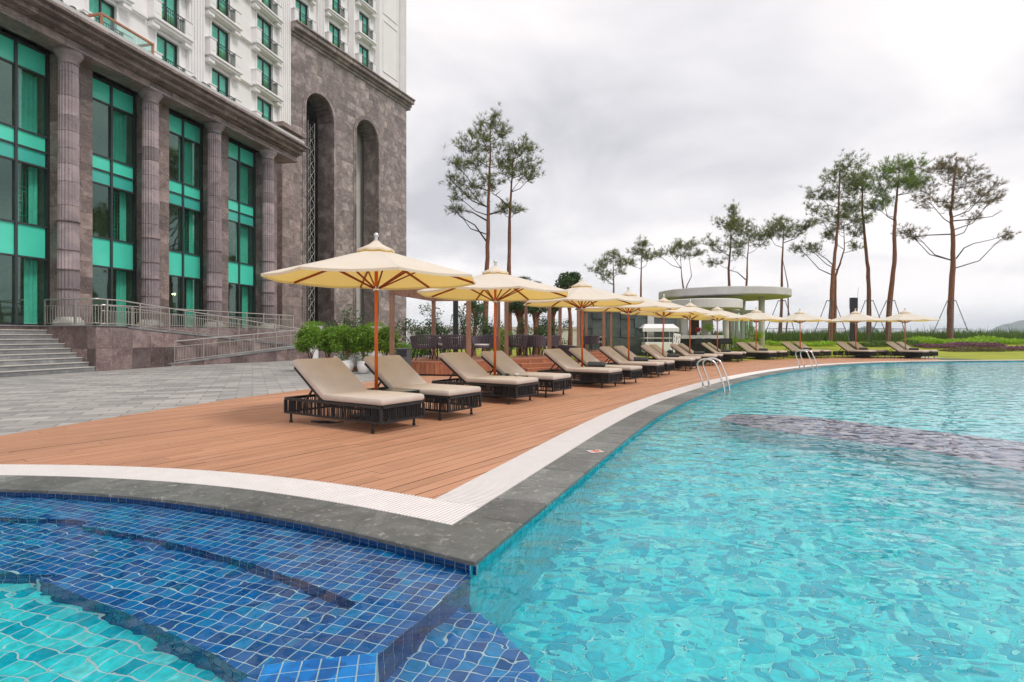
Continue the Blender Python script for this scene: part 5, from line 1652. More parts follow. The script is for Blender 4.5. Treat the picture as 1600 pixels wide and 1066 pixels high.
def ball_pts(rng, n, c, r, shell=0.55):
    d = rng.normal(size=(n, 3)); d /= np.linalg.norm(d, axis=1)[:, None]
    rad = rng.uniform(shell ** 3, 1, (n, 1)) ** (1 / 3)
    return np.asarray(c) + d * rad * np.asarray(r)

# ---- pergolas on raised timber platforms
def pergola(fl, fr, bl, br, label, steps=False):
    root = empty('pergola', (fl[0], fl[1], 0), 0, label, 'pergola', 'timber dining pergolas')
    L = lambda p: Vector((p[0] - fl[0], p[1] - fl[1]))
    c = [L(fl), L(fr), L(br), L(bl)]; mid = sum(c, Vector((0, 0))) / 4
    H0, H1 = 0.42, 2.50
    for p in c: MB().bbox(p.x - 0.07, p.x + 0.07, p.y - 0.07, p.y + 0.07, H0, H1, 0.006).build('post', M['pergola'], root)
    for a, b in zip(c, c[1:] + c[:1]):
        d = (b - a).normalized() * 0.09
        MB().bar((*(a - d), H1 + 0.075), (*(b + d), H1 + 0.075), 0.1, 0.15).build('beam', M['pergola'], root)
    for t in (0.33, 0.67):
        a, b = c[0].lerp(c[3], t), c[1].lerp(c[2], t); d = (b - a).normalized() * 0.06
        MB().bar((*(a + d), H1 + 0.06), (*(b - d), H1 + 0.06), 0.06, 0.11).build('rafter', M['pergola'], root)
    ex = [p + (p - mid).normalized() * 0.45 for p in c]
    MB().prism([tuple(p) for p in ex], 0.36, H0 - 0.0, 0.004).build('platform_top', M['platform'], root)
    inn = [p + (p - mid).normalized() * 0.40 for p in c]
    MB().prism([tuple(p) for p in inn], 0.0, 0.36).build('platform_core', M['dark_gap'], root)
    for a, b in list(zip(ex, ex[1:] + ex[:1]))[:2] + [(ex[3], ex[0])]:
        n = max(2, int((b - a).length / 0.15)); d = (b - a) / n; nn = Vector((d.y, -d.x)).normalized() * 0.012
        for i in range(n):
            p, q = a + d * (i + 0.03), a + d * (i + 0.97)
            mb = MB(); mb.add([(p.x + nn.x, p.y + nn.y, 0.05), (q.x + nn.x, q.y + nn.y, 0.05), (q.x - nn.x, q.y - nn.y, 0.05), (p.x - nn.x, p.y - nn.y, 0.05), (p.x + nn.x, p.y + nn.y, 0.358), (q.x + nn.x, q.y + nn.y, 0.358), (q.x - nn.x, q.y - nn.y, 0.358), (p.x - nn.x, p.y - nn.y, 0.358)], [(3,2,1,0),(4,5,6,7),(0,1,5,4),(1,2,6,5),(2,3,7,6),(3,0,4,7)])
            mb.build('facing_board', M['platform'], root)
    if steps:
        a, b = ex[1], ex[0]; f = (a - b).normalized(); n2 = Vector((f.y, -f.x)); n2 = n2 if n2.y < 0 else -n2
        for k, (h, d0) in enumerate(((0.28, 0.02), (0.14, 0.36))):
            p = a - f * 0.1 + n2 * d0
            q = [p, p - f * 1.5, p - f * 1.5 + n2 * 0.34, p + n2 * 0.34]
            MB().prism([tuple(x) for x in q], 0, h, 0.01).build('step', M['platform'], root)
    return root
pergola((-3.75, 17.4), (-1.31, 16.84), (-2.94, 20.9), (-0.5, 20.35), 'timber pergola with raised platform behind the second lounger')
pergola((-0.19, 18.8), (1.34, 20.0), (0.56, 22.3), (2.07, 24.0), 'timber pergola with wooden steps behind the third parasol', True)
pergola((3.1, 26.0), (4.44, 27.0), (4.0, 30.0), (5.5, 31.0), 'smallest timber pergola, before the dark green wall', True)

# ---- barrel chairs and tables
def make_chair():
    t = empty('dining_chair')
    n = 26; mb = MB(); sh = MB()
    for i in range(n):
        a = R(-115 + 230 * i / (n - 1) + 90)
        x, y = 0.30 * math.cos(a), 0.30 * math.sin(a)
        hgt = 0.80 - 0.10 * (abs(i - (n - 1) / 2) / ((n - 1) / 2)) ** 2
        mb.bar((x * 0.86, y * 0.86, 0.40), (x * 1.04, y * 1.04, hgt), 0.064, 0.022)
    mb.build('woven_back', M['wicker'], t)
    pth = [(0.312 * math.cos(R(-115 + 230 * i / 24 + 90)), 0.312 * math.sin(R(-115 + 230 * i / 24 + 90)), 0.805 - 0.10 * (abs(i - 12) / 12) ** 2) for i in range(25)]
    MB().tube(pth, 0.016, 6).build('top_rail', M['wicker'], t, smooth=True)
    MB().lathe([(0.25, 0.36), (0.27, 0.37), (0.27, 0.42), (0.25, 0.43)], 20).build('seat_frame', M['wicker'], t)
    MB().lathe([(0.23, 0.43), (0.25, 0.445), (0.25, 0.48), (0.22, 0.50)], 20).build('seat_cushion', M['seatpad'], t, smooth=True)
    for sx, sy in ((-1, -1), (1, -1), (1, 1), (-1, 1)):
        MB().tube([(0.17 * sx, 0.17 * sy, 0.37), (0.24 * sx, 0.24 * sy, 0.0)], [0.015, 0.011], 6).build('leg', M['black'], t)
    return t
def make_dtable():
    t = empty('dining_table')
    MB().bbox(-0.5, 0.5, -0.4, 0.4, 0.70, 0.735, 0.008).build('table_top', M['concrete_white'], t)
    for sx in (-1, 1):
        for sy in (-1, 1): MB().bar((0.44 * sx, 0.34 * sy, 0), (0.44 * sx, 0.34 * sy, 0.70), 0.04).build('leg', M['black'], t)
    return t
chair0, dt0 = make_chair(), make_dtable()
chairs = [(663, 17.9, 20, 'left woven chair of the two backing onto the nearest platform edge'), (712, 17.6, -10, 'right woven chair of the two backing onto the nearest platform edge'),
          (686, 19.6, 170, 'woven chair half hidden behind the table in the nearest pergola'), (757, 19.4, 150, 'woven chair just left of the second parasol pole'),
          (806, 20.6, 15, 'woven chair just left of the stepped pergola corner post'), (838, 21.4, -60, 'woven chair just right of the stepped pergola corner post'),
          (857, 22.6, 100, 'woven chair at the far post of the stepped pergola'), (888, 24.0, -40, 'woven chair on the paving left of the third parasol pole'), (922, 28.0, 30, 'nearer woven chair inside the smallest pergola'), (934, 29.0, 200, 'farther woven chair inside the smallest pergola')]
for px, Y, a, lb in chairs:
    z = 0.422 if not (px in (888,)) else 0.0
    o = chair0 if px == 663 else copy_tree(chair0)
    o.location = (AX(px, Y), Y, z); o.rotation_euler = (0, 0, R(a + 180)); o.scale = (1.42, 1.42, 1.0)
    tag(o, 'purple grey ' + lb, 'chair', 'woven barrel chairs in the pergolas')
for px, Y, lb in ((697, 18.8, 'pale topped dining table in the nearest pergola'), (832, 22.2, 'pale topped dining table in the stepped pergola'), (926, 28.6, 'pale topped dining table in the smallest pergola')):
    o = dt0 if px == 697 else copy_tree(dt0)
    o.location = (AX(px, Y), Y, 0.422); o.rotation_euler = (0, 0, R(-13)); tag(o, lb, 'table', 'dining tables in the pergolas')
# litter bin
bn = empty('litter_bin', (AX(631, 16.4), 16.4, 0), R(-13), 'dark grey slatted litter bin left of the woven chairs', 'bin')
MB().box(-0.15, 0.15, -0.15, 0.15, 0, 0.80).build('body', M['dark_frame'], bn)
for f in range(4):
    Mx = Matrix.Rotation(f * math.pi / 2, 4, 'Z')
    for k in range(7): MB().bbox(-0.155 + 0.045 * k, -0.155 + 0.045 * k + 0.038, -0.172, -0.151, 0.02, 0.58 if f == 0 else 0.8, 0.003, Mx).build('slat', M['towel'], bn)
MB().box(-0.11, 0.11, -0.156, -0.1505, 0.62, 0.76).build('opening', M['black'], bn)
MB().bbox(-0.18, 0.18, -0.18, 0.18, 0.80, 0.84, 0.01).build('lid', M['towel'], bn)
# black steel post behind the first pergola
pst = empty('steel_post', (AX(712, 23), 23, 0), 0, 'black square steel post between the pergolas', 'post')
MB().bbox(-0.1, 0.1, -0.1, 0.1, 0, 2.75, 0.008).build('shaft', M['black'], pst); MB().bbox(-0.17, 0.17, -0.17, 0.17, 0, 0.03, 0.006).build('foot_plate', M['black'], pst)

# ---- potted shrubs
def pot_prof(r, h): return [(r * 0.62, 0), (r * 0.8, h * 0.12), (r * 0.98, h * 0.45), (r, h * 0.7), (r * 0.9, h * 0.95), (r * 0.94, h), (r * 0.84, h), (r * 0.8, h * 0.86), (0.01, h * 0.85)]
shrubs = [(486, 18.9, 0.56, 'leftmost'), (513, 19.3, 0.50, 'second from left'), (541, 18.4, 0.55, 'middle'), (570, 18.6, 0.52, 'second from right'), (602, 19.0, 0.50, 'rightmost')]
for i, (px, Y, r_, w_) in enumerate(shrubs):
    root = empty('potted_shrub', (AX(px, Y), Y, 0), 0, 'round green shrub in a white pot, %s of the row behind the loungers' % w_, 'potted plant', 'potted shrubs by the ramp')
    MB().lathe(pot_prof(0.25, 0.42), 24).build('pot', M['pot'], root, smooth=True)
    MB().lathe([(0.21, 0.36), (0.01, 0.375)], 16).build('soil', M['soil'], root)
    rr = random.Random(i); st = MB()
    for k in range(6):
        a = rr.uniform(0, 6.28); st.tube([(0.04 * math.cos(a), 0.04 * math.sin(a), 0.36), (0.10 * math.cos(a + 0.5), 0.10 * math.sin(a + 0.5), 0.62), (0.28 * math.cos(a + 1), 0.28 * math.sin(a + 1), 0.95)], [0.022, 0.018, 0.008], 6)
    st.build('stems', M['bark'], root)
    fo = Foliage(40 + i)
    for k in range(26):
        a = rr.uniform(0, 6.28); e_ = rr.uniform(-0.75, 1.2); c = (r_ * 0.62 * math.cos(a) * math.cos(e_), r_ * 0.62 * math.sin(a) * math.cos(e_), 1.04 + 0.34 * math.sin(e_))
        fo.leaves(ball_pts(fo.r, 260, c, (0.23, 0.23, 0.2), 0.3), 0.085, 0.42, up=-0.15)
    fo.build('foliage', M['shrub'], root, 'stuff')
for j, (px, Y, h, r_, lb) in enumerate(((536.5, 17.5, 0.42, 0.21, 'white tapered pot in front of the middle shrub'), (553.5, 19.3, 0.36, 0.17, 'small white pot standing on a low step between the larger pots'), (568, 17.8, 0.40, 0.20, 'white rounded pot left of the nearest orange pole'))):
    root = empty('flower_pot', (AX(px, Y), Y, 0.0 if j != 1 else 0.12), 0, lb, 'pot', 'white pots by the loungers')
    MB().lathe(pot_prof(r_, h), 24).build('body', M['pot'], root, smooth=True)
    fo = Foliage(70 + j); fo.leaves(ball_pts(fo.r, 260, (0, 0, h + 0.1), (r_ * 1.1, r_ * 1.1, 0.14), 0.2), 0.05, 0.5, up=0.3); fo.build('small_leaves', M['leaf_dark'], root, 'stuff')
o = MB().bbox(-0.35, 0.35, -0.25, 0.25, 0, 0.12, 0.01).build('low_step', M['platform']); o.location = (AX(553, 19.3), 19.3, 0); tag(o, 'low timber step carrying the small white pot', 'step')
for j, (px, Y, lb) in enumerate(((491, 22.5, 'white bowl planter with clipped green top behind the shrubs, left'), (586, 23.5, 'white bowl planter with clipped green top beside the orange pole'))):
    root = empty('bowl_planter', (AX(px, Y), Y, 0), 0, lb, 'planter', 'white bowl planters')
    MB().lathe([(0.16, 0), (0.16, 1.25), (0.12, 1.3), (0.14, 1.36), (0.3, 1.48), (0.36, 1.6), (0.33, 1.6), (0.02, 1.55)], 24).build('bowl', M['pot'], root, smooth=False)
    fo = Foliage(80 + j); fo.leaves(ball_pts(fo.r, 700, (0, 0, 1.66), (0.42, 0.42, 0.13), 0.2), 0.06, 0.5); fo.build('foliage', M['shrub'], root, 'stuff')

# ---- slender garden trees and bushes behind the pergolas
def bush(px, Y, h, r_, n, label, m='leaf_dark', seed=1, size=0.09, z=0.0, stems=5, cat='bush', low=0.25):
    root = empty('garden_bush', (AX(px, Y), Y, z), 0, label, cat, 'garden bushes behind the terrace')
    rr = random.Random(seed); st = MB(); fo = Foliage(seed)
    for k in range(stems):
        a = rr.uniform(0, 6.28); tip = (r_ * 0.7 * math.cos(a), r_ * 0.7 * math.sin(a), h * rr.uniform(0.6, 0.95))
        st.tube([(0.03 * math.cos(a), 0.03 * math.sin(a), 0), (tip[0] * 0.35, tip[1] * 0.35, tip[2] * 0.5), tip], [0.03, 0.02, 0.006], 5)
        for q in range(4):
            f = rr.uniform(low, 1.0); c = (tip[0] * f + rr.uniform(-.3, .3) * r_, tip[1] * f + rr.uniform(-.3, .3) * r_, tip[2] * f + 0.05)
            st.tube([(tip[0] * f * 0.9, tip[1] * f * 0.9, tip[2] * f * 0.85), c], [0.01, 0.004], 4)
            fo.leaves(ball_pts(fo.r, n // (stems * 4), c, (r_ * 0.33, r_ * 0.33, h * 0.12), 0.1), size, 0.45)
    st.build('stems', M['twig'], root); fo.build('foliage', M[m], root, 'stuff')
bl_spec = [(540, 24, 2.6, 0.9, 700, 'thin loose bush before the arched tower', 'leaf_dark', 6), (650, 24, 2.3, 0.9, 900, 'loose leafy bush at the left pergola corner', 'leaf_dark', 5),
           (692, 25, 2.6, 0.9, 1100, 'airy bush behind the two nearest woven chairs', 'leaf_dark', 5), (628, 22, 1.1, 0.7, 1300, 'low green bush behind the litter bin', 'shrub', 5), (655, 26, 1.2, 0.8, 1200, 'low green bush at the tower corner', 'shrub', 5),
           (735, 27, 3.0, 0.9, 1200, 'tall thin bush right of the black post', 'leaf_dark', 5), (762, 29, 2.8, 1.0, 1400, 'leafy bush behind the second parasol pole', 'leaf_dark', 6), (790, 28, 1.6, 1.0, 1500, 'green bush behind the stepped pergola', 'shrub', 6),
           (830, 30, 2.2, 1.0, 1400, 'green bush between the pergola posts', 'leaf_dark', 6), (868, 32, 2.6, 1.1, 1500, 'dense bush left of the dark green wall', 'leaf_dark', 6), (1170, 38, 1.9, 0.8, 900, 'yellow green bush before the bar columns', 'leaf_bright', 5), (1155, 37, 1.2, 0.8, 900, 'low yellow green bush at the bar corner', 'leaf_bright', 5)]
for i, (px, Y, h, r_, n, lb, m, st) in enumerate(bl_spec): bush(px, Y, h, r_, int(n * 1.7), lb, m, 100 + i, 0.11, stems=st)
def leafy_tree(px, Y, top_py, cr, label, seed, m='leaf_dark', tr=0.10, n=2600, lean=0.0):
    root = empty('leafy_tree', (AX(px, Y), Y, 0), 0, label, 'tree', 'leafy trees behind the terrace')
    h = AZ(top_py, Y); rr = random.Random(seed)
    tk = MB(); pts = [(lean * t * t + 0.05 * math.sin(t * 5 + seed), 0.04 * math.cos(t * 4 + seed), h * 0.78 * t) for t in [k / 8 for k in range(9)]]
    tk.tube(pts, [tr * (1.15 - 0.7 * k / 8) for k in range(9)], 9)
    fo = Foliage(seed)
    for k in range(14):
        a = rr.uniform(0, 6.28); e_ = rr.uniform(-0.3, 1.3); c = Vector((lean + cr * 0.72 * math.cos(a) * math.cos(e_), cr * 0.72 * math.sin(a) * math.cos(e_), h - cr * 0.85 + cr * 0.72 * math.sin(e_)))
        tk.tube([pts[rr.choice((5, 6, 7, 8))], Vector(pts[8]).lerp(c, 0.5) + Vector((0, 0, -0.1)), c], [tr * 0.4, tr * 0.25, tr * 0.08], 5)
        fo.leaves(ball_pts(fo.r, n // 14, c, (cr * 0.42, cr * 0.42, cr * 0.34), 0.15), 0.15, 0.5)
    smooth_by_angle(tk.build('trunk', M['bark'], root), 60); fo.build('crown', M[m], root, 'stuff')
leafy_tree(890, 31, 428, 0.75, 'small round crowned tree above the third parasol', 31, 'leaf_dark', 0.14, 2400)
leafy_tree(838, 30, 468, 0.6, 'short wrapped trunk tree between pergola posts', 32, 'leaf_dark', 0.2, 1500)
leafy_tree(865, 33, 468, 0.6, 'wrapped trunk tree behind the stepped pergola', 33, 'leaf_dark', 0.19, 1500)
leafy_tree(811, 31, 470, 0.6, 'dark slender trunk tree right of the second parasol', 34, 'leaf_dark', 0.15, 1300)
leafy_tree(742, 31, 472, 0.6, 'slender tree beside the black post', 35, 'leaf_dark', 0.12, 1300)
# small palms peeping over the second parasol
for k, (px, top) in enumerate(((815, 427), (838, 434))):
    Y = 40; root = empty('palm_tree', (AX(px, Y), Y, 0), 0, ('taller' if k == 0 else 'shorter') + ' small palm showing over the second parasol', 'palm', 'palms beyond the terrace')
    h = AZ(top + 10, Y); MB().tube([(0, 0, 0), (0.05, 0, h * 0.5), (0, 0, h)], [0.16, 0.12, 0.09], 8).build('trunk', M['bark'], root)
    rr = random.Random(k); fo = Foliage(90 + k)
    for q in range(15):
        a = q * 2.4; el = rr.uniform(0.0, 1.3); L = 0.62
        spine = [np.array((math.cos(a) * L * t * math.cos(el * (1 - t * 0.8)), math.sin(a) * L * t * math.cos(el), h + L * t * math.sin(el) - 0.55 * t * t)) for t in np.linspace(0.1, 1, 12)]
        for p in spine: fo.needles([p] * 2, [np.array((math.cos(a), math.sin(a), -0.1))] * 2, 0.2, 0.025, 2)
    fo.build('fronds', M['leaf_dark'], root, 'stuff')
# distant white boundary wall with grey coping
bw_ = empty('boundary_wall', (0, 58, 0), 0, 'long low white boundary wall seen between the pergola posts', 'wall')
wx0, wx1 = AX(636, 58), AX(905, 58)
MB().box(wx0, wx1, 0, 0.3, -0.5, AZ(515, 58)).build('wall', M['concrete_white'], bw_); MB().bbox(wx0 - 0.1, wx1 + 0.1, -0.1, 0.4, AZ(515, 58) + 0.001, AZ(510.5, 58), 0.02).build('coping', M['concrete'], bw_)

# ---- dark green tiled wall
gw = empty('tiled_wall', (0, 0, 0), 0, 'dark green slate panel wall behind the parasols', 'wall')
M['slate_panel'] = stone_mat('green_slate_panel', (0.045, 0.058, 0.056, 1), (0.072, 0.09, 0.086, 1), (0.11, 0.13, 0.125, 1), (0.14, 0.16, 0.15, 1), spread=0.25)
gx0, gx1, gY = AX(903, 33), AX(1058, 33), 33.0
gw.location = (gx0, gY, 0); GT = AZ(484, gY)
MB().box(0, gx1 - gx0, 0.05, 0.5, 0, GT - 0.02).build('core', M['dark_gap'], gw)
npx = 7; pw_ = (gx1 - gx0) / npx; rr = random.Random(2)
for i in range(npx):
    for j in range(5):
        d = rr.choice((0, 0, -0.06, 0.0, -0.1)); MB().bbox(i * pw_ + 0.006, (i + 1) * pw_ - 0.006, d, 0.06, GT * j / 5 + 0.006, GT * (j + 1) / 5 - 0.006, 0.006).build('wall_panel', M['slate_panel'], gw)
MB().box(AX(1011, gY) - gx0, AX(1021, gY) - gx0, -0.14, -0.101, 0, GT + 0.02).build('pale_strip', M['concrete'], gw)
MB().bbox(-0.1, gx1 - gx0 + 0.1, -0.16, 0.55, GT, GT + 0.1, 0.02).build('coping', M['dark_frame'], gw)

# ---- round roofed pool bar
bar = empty('pool_bar', (AX(1129, 40), 40, 0), 0, 'round concrete pool bar with two stacked disc roofs', 'building')
bx, by = bar.location.x, 40.0
UZ0, UZ1 = 3.86, 4.40
MB().lathe([(3.9, UZ0), (4.42, UZ0 + 0.03), (4.45, UZ0 + 0.08), (4.45, UZ1 - 0.04), (4.4, UZ1), (0.1, UZ1 + 0.01)], 72).build('upper_roof', M['concrete'], bar)
lx, ly = AX(1100, 36.5) - bx, 36.5 - by
MB().lathe([(2.1, 2.92), (2.33, 2.94), (2.36, 2.98), (2.36, 3.48), (2.3, 3.52), (0.1, 3.52)], 56, (lx, ly)).build('lower_roof', M['concrete_white'], bar)
for px, Y, r_, zt in ((1190, 38.0, 0.20, UZ0), (1070, 36.2, 0.22, 2.95), (1134, 36.4, 0.2, 2.95), (1110, 42.6, 0.2, UZ0), (1160, 43.2, 0.2, UZ0), (1064, 40, 0.2, UZ0)):
    MB().lathe([(r_, 0), (r_, zt)], 24, (AX(px, Y) - bx, Y - by)).build('round_column', M['concrete_white'], bar, smooth=True)
for k, px in enumerate((1146, 1152, 1161, 1167, 1174)):
    MB().box(AX(px, 41) - bx - 0.09, AX(px, 41) - bx + 0.09, 41 - by, 41.2 - by, 0, 2.9).build('glazing_post', M['concrete_white'], bar)
MB().box(AX(1143, 41) - bx, AX(1178, 41) - bx, 41.05 - by, 41.06 - by, 0.1, 2.85).build('glass_screen', M['rail_glass'], bar)
MB().box(AX(1140, 41) - bx, AX(1180, 41) - bx, 40.9 - by, 41.3 - by, 2.9, 3.1).build('lintel', M['concrete_white'], bar)
wall_ = MB(); wall_.box(AX(1022, 38.6) - bx, AX(1062, 38.6) - bx, 38.6 - by, 38.9 - by, 0, 3.0); wall_.box(AX(1098, 39) - bx, AX(1112, 39) - bx, 39 - by, 39.3 - by, 0, 2.9); wall_.build('back_wall', M['concrete'], bar)
MB().box(AX(1078, 38.5) - bx, AX(1092.5, 38.5) - bx, 38.5 - by, 38.7 - by, 0.6, 2.9).build('dark_doorway', M['brownsign'], bar)
ct = empty('bar_counter', (AX(1068, 35), 35, 0), 0, 'white topped bar counter with dark front under the disc roofs', 'counter')
cx0, cx1 = AX(1006, 35) - AX(1068, 35), AX(1131, 35) - AX(1068, 35)
MB().box(cx0 + 0.15, cx1 - 0.15, 0.1, 0.7, 0, 1.02).build('front', M['black'], ct); MB().bbox(cx0, cx1, 0, 0.8, 1.02, 1.24, 0.01).build('counter_top', M['concrete_white'], ct)
for k, (px, m, h, r_, nm, lb) in enumerate(((1091, 'red_item', 0.3, 0.16, 'flower_vase', 'vase of red flowers on the bar counter'), (1108, 'leaf_bright', 0.62, 0.3, 'counter_plant', 'leafy green plant on the bar counter'))):
    root = empty(nm, (AX(px, 35.4), 35.4, 1.242), 0, lb, 'plant' if k else 'flowers'); MB().lathe([(0.06, 0), (0.09, 0.1), (0.05, 0.22)], 14).build('vase', M['pot'], root, smooth=True)
    fo = Foliage(300 + k); fo.leaves(ball_pts(fo.r, 350, (0, 0, 0.22 + h * 0.4), (r_, r_, h * 0.4), 0.1), 0.11, 0.4); fo.build('blooms' if not k else 'leaves', M[m], root, 'stuff')
for k, px in enumerate((1113, 1117, 1121)):
    o = MB().lathe([(0.035, 0), (0.035, 0.18), (0.015, 0.24), (0.015, 0.3)], 10).build('bottle', M['greenglass'], smooth=True); o.location = (AX(px, 35.4), 35.4, 1.242)
    tag(o, '%s dark bottle beside the plant on the bar counter' % ('left', 'middle', 'right')[k], 'bottle', 'bottles on the bar counter')
def stool(px, Y, lb):
    t = empty('bar_stool', (AX(px, Y), Y, 0), 0, lb, 'stool', 'black bar stools')
    MB().bbox(-0.2, 0.2, -0.2, 0.2, 0.70, 0.75, 0.01).build('seat', M['black'], t); MB().bbox(-0.2, 0.2, -0.22, -0.18, 0.751, 1.05, 0.008).build('backrest', M['black'], t)
    for sx in (-1, 1):
        for sy in (-1, 1): MB().bar((0.15 * sx, 0.15 * sy, 0.7), (0.2 * sx, 0.2 * sy, 0), 0.03).build('leg', M['black'], t)
for px, w_ in ((1090, 'first'), (1104, 'second'), (1127, 'third'), (1137, 'fourth'), (1002, 'lone')): stool(px, 34.2, '%s black stool at the bar counter%s' % (w_, '' if w_ == 'lone' else ', counted from the left'))
# vendor cart with fabric roof
vc = empty('vendor_cart', (AX(1029, 32.2), 32.2, 0), 0, 'white vendor cart with fabric roof in front of the dark wall', 'cart')
hw = 28 / F * 32.2
mb = MB(); zt, zb = AZ(506.5, 32.2), AZ(513, 32.2)
mb.add([(-hw, -0.5, zb), (hw, -0.5, zb), (hw, 0.5, zb), (-hw, 0.5, zb), (-hw * 0.78, -0.15, zt), (hw * 0.78, -0.15, zt), (hw * 0.78, 0.15, zt), (-hw * 0.78, 0.15, zt)], [(3,2,1,0),(4,5,6,7),(0,1,5,4),(1,2,6,5),(2,3,7,6),(3,0,4,7)])
for s_ in range(12):
    x0 = -hw + 2 * hw * s_ / 12; mb.box(x0 + 0.004, x0 + 2 * hw / 12 - 0.004, -0.515, -0.5, zb - 0.2, zb - 0.003)
mb.build('fabric_roof', M['white'], vc)
for sx in (-1, 1):
    for sy in (-1, 1): MB().bar((sx * hw * 0.72, sy * 0.4, 0.1), (sx * hw * 0.72, sy * 0.4, zb), 0.04).build('post', M['steel'], vc)
MB().bbox(-hw * 0.85, hw * 0.8, -0.45, 0.45, 0.25, 0.84, 0.02).build('cabinet', M['white'], vc); MB().bbox(-hw * 0.9, hw * 0.85, -0.48, 0.48, 1.05, 1.1, 0.01).build('shelf', M['concrete_white'], vc)
for sx in (-1, 1): MB().lathe([(0.02, -0.03), (0.2, -0.03), (0.2, 0.03), (0.02, 0.03)], 16).build('wheel', M['black'], vc, loc=(sx * hw * 0.5, -0.48, 0.205)).rotation_euler = (R(90), 0, 0)
# notice board with six pictograms
nbd = empty('notice_board', (AX(1056.5, 29.8), 29.8, 0), 0, 'leaning white notice board with six pictograms in a black frame', 'sign')
Mx = Matrix.Translation((0, 0, AZ(539.5, 29.8))) @ Matrix.Rotation(R(8), 4, 'Y') @ Matrix.Rotation(R(-8), 4, 'X')
bw2, bh = 0.46, 0.66
MB().box(-bw2 / 2, bw2 / 2, 0, 0.03, 0, bh, Mx).build('frame', M['black'], nbd)
MB().box(-bw2 / 2 + 0.035, bw2 / 2 - 0.035, -0.004, -0.001, 0.03, bh - 0.03, Mx).build('board', M['white'], nbd)
for k in range(6):
    cx_, cz_ = -0.13 + 0.125 * (k % 3), 0.44 - 0.24 * (k // 3)
    mb = MB(); mb.box(cx_ - 0.012, cx_ + 0.02, -0.007, -0.005, cz_ + 0.05, cz_ + 0.085, Mx); mb.box(cx_ - 0.02, cx_ + 0.012, -0.007, -0.005, cz_ - 0.03, cz_ + 0.045, Mx); mb.box(cx_ - 0.03, cx_ - 0.008, -0.007, -0.005, cz_ - 0.085, cz_ - 0.032, Mx)
    mb.build('pictogram', M['towel'], nbd)
MB().bar((0.05, 0.03, AZ(539.5, 29.8) + 0.4), (0.1, 0.3, 0), 0.03).build('stand_leg', M['black'], nbd)
for sx in (-1, 1): MB().bar((sx * 0.18, 0.02, AZ(539.5, 29.8) + 0.02), (sx * 0.2, 0.0, 0), 0.03).build('stand_leg', M['black'], nbd)
# black light column beyond the far loungers
lc = empty('light_column', (AX(1334, 40), 40, 0.1), 0, 'black twin post light column beyond the far loungers', 'lamp post')
h_ = AZ(466, 40) - 0.1
MB().bbox(-0.24, -0.02, -0.1, 0.1, 0, h_, 0.01).build('post', M['black'], lc); MB().bbox(0.05, 0.22, -0.1, 0.1, 0, h_ - 0.02, 0.01).build('post', M['brownsign'], lc)
MB().bbox(-0.25, 0.23, -0.12, 0.12, h_ - 0.75, h_ + 0.03, 0.01).build('lamp_head', M['black'], lc); MB().tube([(0.24, 0, h_ - 0.2), (0.33, 0, h_ + 0.75)], 0.01, 5).build('aerial', M['black'], lc)

# ---- hedges and grass on the mound
def hedge(name, px0, px1, Y0, Y1, py_top, m, n, label, seed, size=0.1, h_jit=0.25, group='hedges beyond the lawn'):
    fo = Foliage(seed); Yc = (Y0 + Y1) / 2; zt = AZ(py_top, Yc)
    rx = np.random.default_rng(seed); Y = rx.uniform(Y0, Y1, n); px = rx.uniform(px0, px1, n); X = (px - 800) / F * Yc * 1.0
    zb = np.array([lawn_z(AX(px0 + (px1 - px0) * k / 6, Yc), Yc) for k in range(7)])
    base = np.interp(px, np.linspace(px0, px1, 7), zb)
    top = zt + h_jit * (0.35 * np.sin(X * 1.1 + seed) + 0.25 * np.sin(X * 2.7 + Y) + 0.2 * rx.normal(size=n) * 0.4)
    f = 1 - ((Y - Yc) / ((Y1 - Y0) / 2)) ** 2 * 0.35
    hgt = np.maximum(0.05, (top - base) * f); z = base + hgt * rx.uniform(0.0, 1, n) ** 0.5
    fo.leaves(np.stack([X, Y, z], 1), size, 0.55, up=0.4)
    root = empty(name, (0, 0, 0), 0, label, 'hedge', group)
    fo.build('foliage', M[m], root, 'stuff')
    st = MB(); xs = np.linspace((px0 - 800) / F * Yc, (px1 - 800) / F * Yc, 14)
    for x in xs: zl = lawn_z(x, Yc); st.tube([(x, Yc, zl - 0.05), (x + 0.05, Yc, zl + max(0.1, (zt - zl) * 0.7))], [0.02, 0.008], 5)
    st.build('stems', M['twig'], root)
hedge('flower_hedge', 1436, 1560, 41.4, 43.0, 537.5, 'leaf_purple', 6000, 'long purple leaved hedge behind the far end of the lawn', 1, 0.12)
hedge('flower_hedge', 1563, 1680, 39.6, 41.2, 541.5, 'leaf_purple', 4500, 'dark purple hedge clump at the right edge', 2, 0.12)
hedge('low_hedge', 1476, 1566, 38.8, 40.4, 545.5, 'leaf_rust', 4500, 'low brownish green hedge along the lawn edge', 3, 0.10)
hedge('green_hedge', 1425, 1720, 43.3, 45.6, 530.5, 'leaf_bright', 12000, 'bright green hedge on the mound at the right', 4, 0.15, 0.4)
hedge('green_hedge', 1195, 1300, 42.5, 44.5, 537, 'leaf_bright', 3500, 'yellow green hedge right of the bar', 5, 0.14, 0.4)
hedge('green_hedge', 1330, 1425, 42.5, 44.5, 536, 'grassblade', 4500, 'mid green hedge behind the last loungers', 6, 0.14, 0.4)
